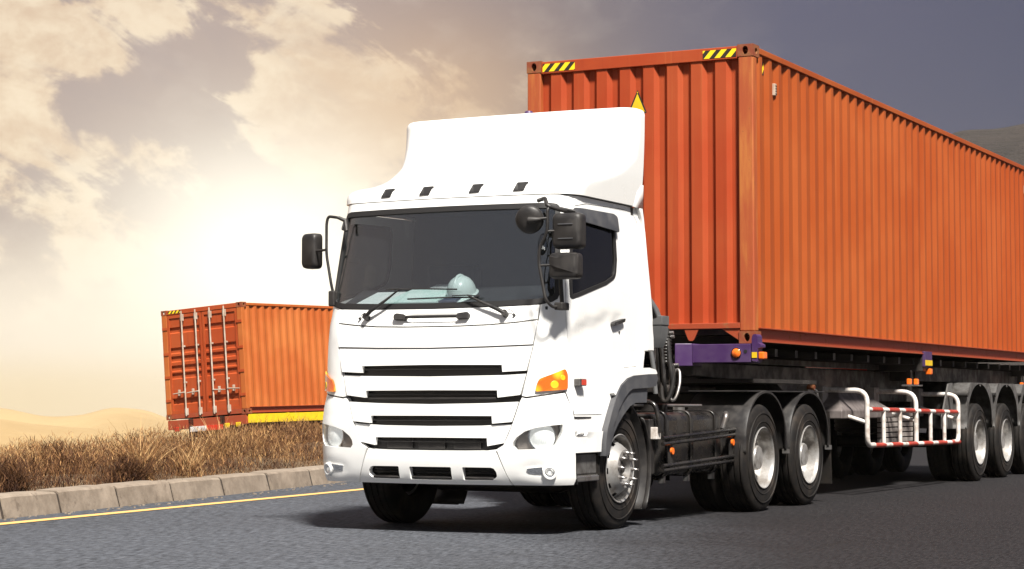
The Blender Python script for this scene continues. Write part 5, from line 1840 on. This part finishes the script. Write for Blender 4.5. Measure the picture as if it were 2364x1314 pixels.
def asphalt_fn(b, p):
    v = geopos(b)
    # aggregate, stretched along one direction
    w = b.mapping(v, (1.0, 0.22, 1.0), (0, 0, -0.40))
    w2 = b.mapping(v, (1.0, 0.16, 1.0), (0, 0, -0.46), (7, 3, 0))
    g1 = b.noise(w, 34, 4, 0.75)
    g2 = b.noise(w2, 60, 2, 0.6)
    grain = b.add(b.mul(g1, 0.55), b.mul(g2, 0.45))
    speck = b.sstep(b.noise(w2, 26, 3, 0.7), 0.60, 0.70)
    big = b.noise(v, 0.35, 5, 0.6)
    c = b.mix(b.sstep(grain, 0.34, 0.66), (0.010, 0.011, 0.014), (0.122, 0.131, 0.150))
    c = b.mix(b.mul(speck, 0.5), c, (0.20, 0.205, 0.215))
    c = b.mix(b.sstep(big, 0.35, 0.7, 0, 0.30), c, (0.036, 0.037, 0.041))
    # vignette shade painted into the asphalt, darker and browner rightward; its edge wanders
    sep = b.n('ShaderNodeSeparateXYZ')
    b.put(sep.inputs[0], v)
    shade_x = b.add(sep.outputs[0], b.mul(sep.outputs[1], 0.42))
    shade_x = b.add(shade_x, b.mul(b.sub(b.noise(v, 0.6, 4, 0.6), 0.5), 2.4))
    painted_shade = b.sstep(shade_x, -1.9, 1.6)
    c = b.mix(b.mul(painted_shade, 0.92), c, b.mix(1.0, c, (0.17, 0.135, 0.12), 'MULTIPLY'))
    # dark tyre smears along the road and sealed cracks
    sm = b.sstep(b.noise(b.mapping(v, (2.6, 0.16, 1.0), (0, 0, 0.10)), 1.0, 5, 0.62), 0.60, 0.72)
    c = b.mix(b.mul(b.mul(sm, painted_shade), 0.7), c, (0.010, 0.009, 0.008))
    wv = b.n('ShaderNodeTexVoronoi', feature='DISTANCE_TO_EDGE')
    b.put(wv.inputs['Vector'], b.mapping(v, (0.16, 0.07, 1.0), (0, 0, 0.5)))
    ed = b.add(wv.outputs['Distance'], b.mul(b.sub(b.noise(v, 1.3, 5, 0.65), 0.5), 0.06))
    cr = b.sstep(b.m('ABSOLUTE', ed), 0.006, 0.0)
    c = b.mix(b.mul(cr, 0.45), c, (0.02, 0.02, 0.02))
    b.put(p.inputs['Base Color'], c)
    b.put(p.inputs['Roughness'], b.sstep(grain, 0.3, 0.8, 0.78, 0.92))
    add_bump(b, p, grain, 0.8, 0.012)


def line_fn(b, p):
    v = geopos(b)
    w = b.sstep(b.noise(v, 26, 6, 0.75), 0.60, 0.72)
    c = b.mix(b.noise(v, 3, 4, 0.6), (0.64, 0.36, 0.105), (0.72, 0.45, 0.16))
    b.put(p.inputs['Base Color'], b.mix(b.mul(w, 0.7), c, (0.10, 0.09, 0.08)))
    b.put(p.inputs['Roughness'], 0.7)
    add_bump(b, p, b.noise(v, 75, 3, 0.7), 0.6, 0.008)


def concrete_fn(b, p):
    v = geopos(b)
    f = b.noise(v, 5, 7, 0.68)
    st = b.sstep(b.noise(b.mapping(v, loc=(4, 2, 7)), 6.5, 7, 0.75), 0.56, 0.68)
    pit = b.sstep(b.noise(v, 42, 5, 0.7), 0.66, 0.74)
    c = b.mix(b.sstep(f, 0.3, 0.7), (0.285, 0.232, 0.178), (0.19, 0.150, 0.112))
    c = b.mix(b.mul(st, 0.6), c, (0.10, 0.075, 0.055))
    c = b.mix(b.mul(pit, 0.7), c, (0.055, 0.04, 0.03))
    oi = b.n('ShaderNodeObjectInfo').outputs['Random']
    c = b.mix(b.m('MULTIPLY', oi, 0.35), c, b.mix(1.0, c, (0.72, 0.70, 0.70), 'MULTIPLY'))
    b.put(p.inputs['Base Color'], c)
    b.put(p.inputs['Roughness'], 0.88)
    add_bump(b, p, b.add(f, b.mul(pit, -0.6)), 0.55, 0.02)


M_SOIL = mat('soil', fn=soil_fn)
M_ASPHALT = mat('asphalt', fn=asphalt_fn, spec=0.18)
M_LINE = mat('line_paint', fn=line_fn)
M_CONC = mat('concrete', fn=concrete_fn)


def spaced(a, lo, hi, fine):
    out = [0.0]
    s = fine
    while out[-1] < hi:
        out.append(out[-1] + s)
        s *= 1.16
    neg = [0.0]
    s = fine
    while neg[-1] > lo:
        neg.append(neg[-1] - s)
        s *= 1.16
    return np.array(sorted(set(neg + out))) + a


gx = np.unique(np.clip(np.concatenate([np.arange(-22, -3, 0.4), spaced(-22, -6000, 1, 1.0), spaced(-3, -1, 6000, 2.0)]), -6300, 6300))
gy = np.unique(np.clip(np.concatenate([np.arange(-16, 30, 0.7), spaced(-16, -6000, 1, 2), spaced(30, -1, 6000, 2)]), -6300, 6300))


def ground_z(x, y):
    kx = kerb_x(y)
    d = kx - x
    if d <= 0:
        if x > kx + 34:
            e = x - kx - 34
            return -0.35 - 0.02 * min(e, 60)
        return -0.25
    n = mnoise.noise(Vector((x * 0.5, y * 0.5, 0))) * 0.10 * min(1, d / 1.5)
    return bank(d, y) + n


GR = grid_obj('ground', gx, gy, ground_z, M_SOIL)
tag(GR, kind='structure')

# road sheet
ys = np.concatenate([np.arange(-60, 40, 4.0), np.array([52, 70, 110, 160, 230, 340, 480])])
v, fc = [], []
for i, y in enumerate(ys):
    kx = kerb_x(float(y))
    v += [(kx + 0.02, y, 0.0), (kx + 4, y, 0), (kx + 12, y, 0), (kx + 30, y, 0.0), (kx + 33, y, -0.08)]
    if i:
        for k in range(4):
            a = (i - 1) * 5 + k
            fc.append([a, a + 1, a + 6, a + 5])
mb = MB()
mb.v, mb.f = v, fc
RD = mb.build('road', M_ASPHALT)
tag(RD, kind='structure')
ysl = np.concatenate([np.arange(-24, 40, 1.0), np.array([52, 70, 110, 160, 230])])
mb = MB()
for i, y in enumerate(ysl):
    x = line_x(float(y))
    mb.addv([(x - 0.085, y, 0.005), (x + 0.085, y, 0.005)])
    if i:
        mb.f.append([2 * i - 2, 2 * i - 1, 2 * i + 1, 2 * i])
EL = mb.build('edge_line', M_LINE)
tag(EL, kind='structure')

# kerb: single stones on a bed
KB = MB()
ysb = np.concatenate([np.arange(-24, 52, 0.5), np.array([60, 80, 110, 160, 230])])
for i, y in enumerate(ysb):
    kx = kerb_x(float(y))
    a = KB.addv([(kx - 0.014, y, -0.02), (kx - 0.066, y, 0.172), (kx - 0.09, y, 0.188), (kx - 0.31, y, 0.192)])
    if i:
        for k in range(3):
            KB.f.append([a - 4 + k, a - 3 + k, a + k + 1, a + k])
M_JOINT = mat('kerb_joint', rough=0.95, fn=mottled((0.022, 0.016, 0.012), (0.050, 0.036, 0.026), 12))
kerb = KB.build('kerb', M_JOINT)
tag(kerb, kind='structure')
joints = [-22.0, -20.6, -19.2, -17.9, -16.6, -15.3, -14.0, -12.7, -11.5, -10.3, -9.1, -7.9, -6.7, -5.35, -4.06, -3.02, -1.86, -0.66, 0.66, 1.96, 3.40]
while joints[-1] < 44:
    joints.append(joints[-1] + random.uniform(1.2, 1.45))


def stone_mesh(L, k):
    r = random.Random(k)
    prof = [(0.0, -0.02), (-0.050, 0.188), (-0.075, 0.208), (-0.30, 0.214), (-0.30, -0.02)]
    mb = MB()
    n = 7
    rings = []
    for i in range(n):
        y = -L / 2 + 0.022 + (L - 0.044) * i / (n - 1)
        j = lambda a: r.uniform(-a, a)
        end = 0.008 if i in (0, n - 1) else 0
        rings.append([(px + j(0.0025) - (end if q in (1, 2) else 0), y, pz + (j(0.003) - end * 0.6 if pz > 0 else 0)) for q, (px, pz) in enumerate(prof)])
    mb.loft(rings)
    return mb.mesh('kerb_stone', M_CONC, 35)


stone_pool = [stone_mesh(1.0, k) for k in range(7)]
for k, (a, b_) in enumerate(zip(joints, joints[1:])):
    xa, xb = kerb_x(a), kerb_x(b_)
    L = math.hypot(xb - xa, b_ - a)
    o = bpy.data.objects.new('kerb_stone', stone_pool[k % 7])
    link(o, kerb)
    o.location = ((xa + xb) / 2, (a + b_) / 2, random.uniform(-0.008, 0.006))
    o.scale = (1, L, 1)
    o.rotation_euler = (random.uniform(-0.006, 0.006), random.uniform(-0.02, 0.02), math.atan2(-(xb - xa), b_ - a) + random.uniform(-0.006, 0.006))

# far carriageway that carries the second truck
mb = MB()
q = [FM @ Vector((x, y, -1.325)) + F_LOC for x, y in ((-5.0, -60), (5.0, -60), (5.0, 70), (-5.0, 70))]
dz = [FM @ Vector((x, y, -1.9)) + F_LOC for x, y in ((-6.5, -60), (6.5, -60), (6.5, 70), (-6.5, 70))]
mb.loft([dz, q])
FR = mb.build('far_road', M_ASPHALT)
tag(FR, kind='structure')

# ------------------------------------------------------------------ hills
def hill_fn(c1, c2, sc):
    def fn(b, p):
        v = geopos(b)
        f = b.noise(v, sc, 7, 0.65)
        b.put(p.inputs['Base Color'], b.mix(b.sstep(f, 0.35, 0.65), c1, c2))
        b.put(p.inputs['Roughness'], 0.95)
        add_bump(b, p, b.noise(v, sc * 4, 5, 0.7), 0.8, 4.0)
    return fn


def sky_dir(px):
    a = (px - 1182) / 4728
    cy, sy = math.cos(CAM_YAW), math.sin(CAM_YAW)
    return Vector((cy * a - sy, sy * a + cy))


def ridge(name, crest, dist, depth, m, base, rough=0.03, n=160):
    """a real ridge: crest line by compass bearing, slopes front and back"""
    mb = MB()
    rows = 14
    pxs = np.linspace(crest[0][0], crest[-1][0], n)
    K = [(float(a), float(h)) for a, h in crest]
    for i, px in enumerate(pxs):
        h = itp(K, float(px))
        for j in range(rows):
            q = j / (rows - 1) * 2 - 1
            r = dist + depth * q
            d = sky_dir(px)
            P = Vector((CAM_P[0], CAM_P[1])) + d * r
            k = math.cos(q * math.pi / 2) ** 1.3
            nz = mnoise.fractal(Vector((P.x, P.y, 0)) * (4.0 / dist), 1.0, 2.0, 5) * rough * dist
            mb.v.append((P.x, P.y, base + (h - base) * k + nz * (0.15 + k) * (1 if abs(q) > 0.02 else 0.5)))
    for i in range(n - 1):
        for j in range(rows - 1):
            a = i * rows + j
            mb.f.append([a, a + 1, a + rows + 1, a + rows])
    o = mb.build(name, m, None, 180, fix=False)
    tag(o, kind='structure')
    return o


M_HILL = mat('hill_dry', fn=hill_fn((0.30, 0.20, 0.085), (0.38, 0.265, 0.12), 0.004))
M_HILL2 = mat('hill_scrub', fn=hill_fn((0.014, 0.011, 0.010), (0.032, 0.024, 0.021), 0.03))
def hpx(v, dist): return CAM_P[2] + (926 - v) / 4728 * dist


D1, D2 = 1500, 2600
ridge('hill', [(-2500, hpx(960, D1)), (-900, hpx(930, D1)), (-300, hpx(945, D1)), (0, hpx(962, D1)), (90, hpx(975, D1)), (260, hpx(985, D1)), (500, hpx(990, D1)), (760, hpx(985, D1)), (1100, hpx(1000, D1))], D1, 420, M_HILL, -75, 0.0022)
ridge('hill', [(-2500, hpx(920, D2)), (-900, hpx(905, D2)), (-200, hpx(932, D2)), (0, hpx(938, D2)), (120, hpx(958, D2)), (180, hpx(955, D2)), (270, hpx(936, D2)), (330, hpx(940, D2)), (420, hpx(966, D2)), (700, hpx(960, D2)), (1100, hpx(950, D2))], D2, 600, M_HILL, -75, 0.0016)
D3 = 420
ridge('hill', [(1350, -2), (1500, 4), (1700, hpx(760, D3)), (1900, hpx(560, D3)), (2080, hpx(400, D3)), (2180, hpx(330, D3)), (2240, hpx(314, D3)), (2300, hpx(311, D3)), (2364, hpx(300, D3)), (2600, hpx(240, D3)), (3200, hpx(180, D3)), (4200, hpx(330, D3)), (5200, hpx(700, D3))], D3, 190, M_HILL2, -2, 0.004, 220)

# ------------------------------------------------------------------ dry vegetation on the bank
def straw_fn(c_list):
    def fn(b, p):
        at = b.n('ShaderNodeAttribute', attribute_name='shade')
        c = b.ramp(at.outputs['Fac'], c_list)
        b.put(p.inputs['Base Color'], c)
        b.put(p.inputs['Roughness'], 0.8)
        p.inputs['Specular IOR Level'].default_value = 0.2
    return fn


M_STRAW = mat('straw', fn=straw_fn([(0.0, (0.050, 0.022, 0.010)), (0.35, (0.135, 0.060, 0.024)), (0.7, (0.29, 0.150, 0.058)), (1.0, (0.58, 0.38, 0.18))]))
M_TWIG = mat('twig', fn=straw_fn([(0.0, (0.028, 0.012, 0.007)), (0.45, (0.095, 0.043, 0.019)), (0.75, (0.24, 0.120, 0.048)), (1.0, (0.46, 0.27, 0.11))]))


def blades(name, base, height, lean, width, shade, m, segs=3, curl=0.5):
    """one mesh of many tapering blades; base (n,3)"""
    n = len(base)
    ang = rng.uniform(0, 2 * math.pi, n)
    dirx, diry = np.cos(ang), np.sin(ang)
    face = rng.uniform(0, 2 * math.pi, n)
    wx, wy = np.cos(face), np.sin(face)
    V = np.zeros((n, segs + 1, 2, 3))
    for s in range(segs + 1):
        t = s / segs
        out = lean * height * (t ** (1 + curl))
        cx = base[:, 0] + dirx * out
        cy_ = base[:, 1] + diry * out
        cz = base[:, 2] + height * t * np.sqrt(np.clip(1 - (lean * t) ** 2 * 0.7, 0.05, 1))
        w = width * (1 - 0.85 * t)
        for k, sg in enumerate((-1, 1)):
            V[:, s, k, 0] = cx + sg * wx * w
            V[:, s, k, 1] = cy_ + sg * wy * w
            V[:, s, k, 2] = cz
    V = V.reshape(-1, 3)
    per = (segs + 1) * 2
    off = (np.arange(n) * per)[:, None]
    quads = []
    for s in range(segs):
        quads.append(off + np.array([[2 * s, 2 * s + 1, 2 * s + 3, 2 * s + 2]]))
    Q = np.concatenate(quads, 0)
    me = bpy.data.meshes.new(name)
    me.vertices.add(len(V))
    me.vertices.foreach_set('co', V.astype(np.float32).ravel())
    me.loops.add(len(Q) * 4)
    me.loops.foreach_set('vertex_index', Q.astype(np.int32).ravel())
    me.polygons.add(len(Q))
    me.polygons.foreach_set('loop_start', (np.arange(len(Q)) * 4).astype(np.int32))
    me.update(calc_edges=True)
    at = me.attributes.new('shade', 'FLOAT', 'POINT')
    at.data.foreach_set('value', np.repeat(shade, per).astype(np.float32))
    me.materials.append(m)
    o = bpy.data.objects.new(name, me)
    return o


def bank_points(n, d0, d1, y0, y1, power=1.0, clump=True):
    out = []
    while len(out) < n:
        y = rng.uniform(y0, y1)
        d = d0 + (d1 - d0) * rng.uniform() ** power
        x = kerb_x(float(y)) - d
        c = mnoise.fractal(Vector((x * 0.9, y * 0.9, 3.0)), 1.0, 2.0, 3)
        if clump and rng.uniform() > 0.62 + 0.55 * c:
            continue
        out.append((x, y, ground_z(float(x), float(y)) - 0.02, c))
    return np.array(out)


def veg():
    P = bank_points(34000, 0.36, 6.2, -9.5, 24.0, 1.0)
    n = len(P)
    d = np.array([kerb_x(float(y)) - x for x, y in P[:, :2]])
    grow = np.clip((d - 0.2) / 1.2, 0.30, 1.0)
    patch_ = np.array([mnoise.fractal(Vector((x * 0.45, y * 0.45, 21.0)), 1.0, 2.0, 2) for x, y in P[:, :2]])
    h = rng.uniform(0.10, 0.38, n) * grow * np.clip(1 + 0.55 * P[:, 3] + 0.5 * patch_, 0.35, 1.7)
    o = blades('dry_grass', P[:, :3], h, rng.uniform(0.1, 0.95, n), rng.uniform(0.0018, 0.0042, n), np.clip(rng.normal(0.38, 0.22, n) + 0.25 * P[:, 3] + 0.45 * patch_, 0, 1), M_STRAW)
    link(o)
    tag(o, 'tangled dry brown grass covering the bank behind the kerb', 'grass', kind='stuff')
    # matted, finely branched scrub that fills the bank
    P = bank_points(125000, 0.30, 6.0, -9.5, 22.0, 1.0)
    n = len(P)
    d = np.array([kerb_x(float(y)) - x for x, y in P[:, :2]])
    grow = np.clip((d - 0.1) / 1.1, 0.42, 1.0)
    lump = np.array([mnoise.fractal(Vector((x * 2.3, y * 2.3, 9.0)), 1.0, 2.0, 3) for x, y in P[:, :2]])
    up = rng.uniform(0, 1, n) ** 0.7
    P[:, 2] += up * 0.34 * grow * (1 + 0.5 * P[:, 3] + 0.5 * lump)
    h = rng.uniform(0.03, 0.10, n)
    tone = np.clip(rng.normal(0.30, 0.24, n) + 0.12 * np.clip(d - 1.4, -1, 1) + 0.45 * (up - 0.5) + 0.35 * lump + 0.35 * np.array([mnoise.fractal(Vector((x * 0.45, y * 0.45, 21.0)), 1.0, 2.0, 2) for x, y in P[:, :2]]), 0, 1)  # lower and kerb-side twigs coloured darker: shade painted into the tone
    o = blades('dry_scrub', P[:, :3], h, rng.uniform(0.2, 1.3, n), rng.uniform(0.0022, 0.0050, n), tone, M_TWIG, 2, 0.2)
    link(o)
    tag(o, 'low tangle of dead twigs among the dry grass', 'scrub', kind='stuff')
    # single tufts and bushes one can pick out
    spots = [  # y along, distance from kerb, height, stems, label, kind
        (-0.15, 0.75, 0.62, 260, 'large straw tuft with long pale stems leaning over the kerb, below the far container', 0),
        (-3.05, 0.65, 0.40, 320, 'dark dead bush close to the kerb at the left of the picture', 1),
        (-0.75, 0.55, 0.36, 420, 'dark dead bush at the foot of the large straw tuft', 1),
        (-4.45, 1.5, 0.44, 240, 'brown twiggy bush at the left edge of the bank', 1),
        (-2.4, 2.2, 0.50, 260, 'brown bush on the bank crest above the second kerb stone', 1),
        (0.8, 2.4, 0.52, 260, 'brown bush on the bank crest in front of the far container doors', 1),
        (2.6, 1.5, 0.46, 240, 'straw tuft in the middle of the bank, in front of the far container corner', 0),
        (4.6, 2.0, 0.50, 240, 'straw tuft on the bank beside the white truck, under the yellow beam', 0),
        (1.2, 0.8, 0.34, 200, 'small straw tuft just behind the kerb, right of the large tuft', 0),
    ]
    for (y, dd, hh, ns, label, kd) in spots:
        x = kerb_x(y) - dd
        z = ground_z(x, y)
        root = empty('grass_tuft' if kd == 0 else 'dead_bush', (x, y, z))
        tag(root, label, 'grass tuft' if kd == 0 else 'bush', 'tufts and bushes on the bank')
        r = 0.16 if kd == 0 else 0.30
        a = rng.uniform(0, 2 * math.pi, ns)
        q = np.sqrt(rng.uniform(0, 1, ns)) * r
        B = np.stack([q * np.cos(a), q * np.sin(a), np.full(ns, -0.03)], 1)
        if kd == 0:
            o1 = blades('stems', B, rng.uniform(0.5, 1.05, ns) * hh, rng.uniform(0.15, 0.95, ns), rng.uniform(0.003, 0.006, ns), np.clip(rng.normal(0.72, 0.18, ns), 0, 1), M_STRAW, 5, 0.5)
            link(o1, root)
            ns2 = 26
            B2 = B[:ns2] * 0.6
            o2 = blades('long_stalks', B2, rng.uniform(1.0, 1.35, ns2) * hh, rng.uniform(0.3, 1.0, ns2), rng.uniform(0.005, 0.008, ns2), np.clip(rng.normal(0.95, 0.08, ns2), 0, 1), M_STRAW, 6, 0.3)
            link(o2, root)
        else:
            o1 = blades('branches', B * 0.5, rng.uniform(0.6, 1.0, ns) * hh, rng.uniform(0.3, 1.1, ns), rng.uniform(0.003, 0.006, ns), np.clip(rng.normal(0.22, 0.15, ns), 0, 1), M_TWIG, 4, 0.1)
            link(o1, root)
            nt_ = ns * 5
            a = rng.uniform(0, 2 * math.pi, nt_)
            ph = rng.uniform(0.05, 1, nt_)
            lob = 0.75 + 0.35 * np.sin(a * 3 + y) + 0.25 * np.sin(a * 5 + 2 * y)
            q = rng.uniform(0.0, 1, nt_) ** 0.5 * (r + 0.14) * lob * (1 - 0.55 * ph)
            B2 = np.stack([q * np.cos(a) * 0.8, q * np.sin(a) * 1.5, ph * hh * 0.8 * (0.7 + 0.3 * np.sin(a * 4 + 1.3 * y))], 1)
            o2 = blades('twigs', B2, rng.uniform(0.05, 0.12, nt_), rng.uniform(0.3, 1.2, nt_), rng.uniform(0.0022, 0.0045, nt_), np.clip(rng.normal(0.30, 0.22, nt_), 0, 1), M_TWIG, 2, 0.2)
            link(o2, root)
    # scattered pebbles along the kerb foot
    mb = MB()
    for k in range(140):
        y = random.uniform(-8, 8)
        x = kerb_x(y) + random.uniform(0.02, 0.28) ** 1.0
        s_ = random.uniform(0.005, 0.014)
        mb.box((x, y, s_ * 0.4), (s_ * 2, s_ * 1.6, s_), Matrix.Rotation(random.uniform(0, 3), 3, 'Z'))
    o = mb.build('gravel', M_CONC)
    tag(o, 'loose grit along the foot of the kerb', 'gravel', kind='stuff')


veg()

# ------------------------------------------------------------------ air
HB = MB().bx(-6500, 6500, -6500, 6500, -90, 80).build('haze', None)
HB.data.materials.clear()
hm = bpy.data.materials.new('haze_air')
hm.use_nodes = True
hn = hm.node_tree
hn.nodes.clear()
pv = hn.nodes.new('ShaderNodeVolumePrincipled')
pv.inputs['Color'].default_value = (0.96, 0.84, 0.62, 1)
pv.inputs['Density'].default_value = 0.00009
pv.inputs['Anisotropy'].default_value = 0.0
ho = hn.nodes.new('ShaderNodeOutputMaterial')
hn.links.new(pv.outputs[0], ho.inputs['Volume'])
HB.data.materials.append(hm)
tag(HB, 'thin warm evening haze in the air', 'haze', kind='stuff')
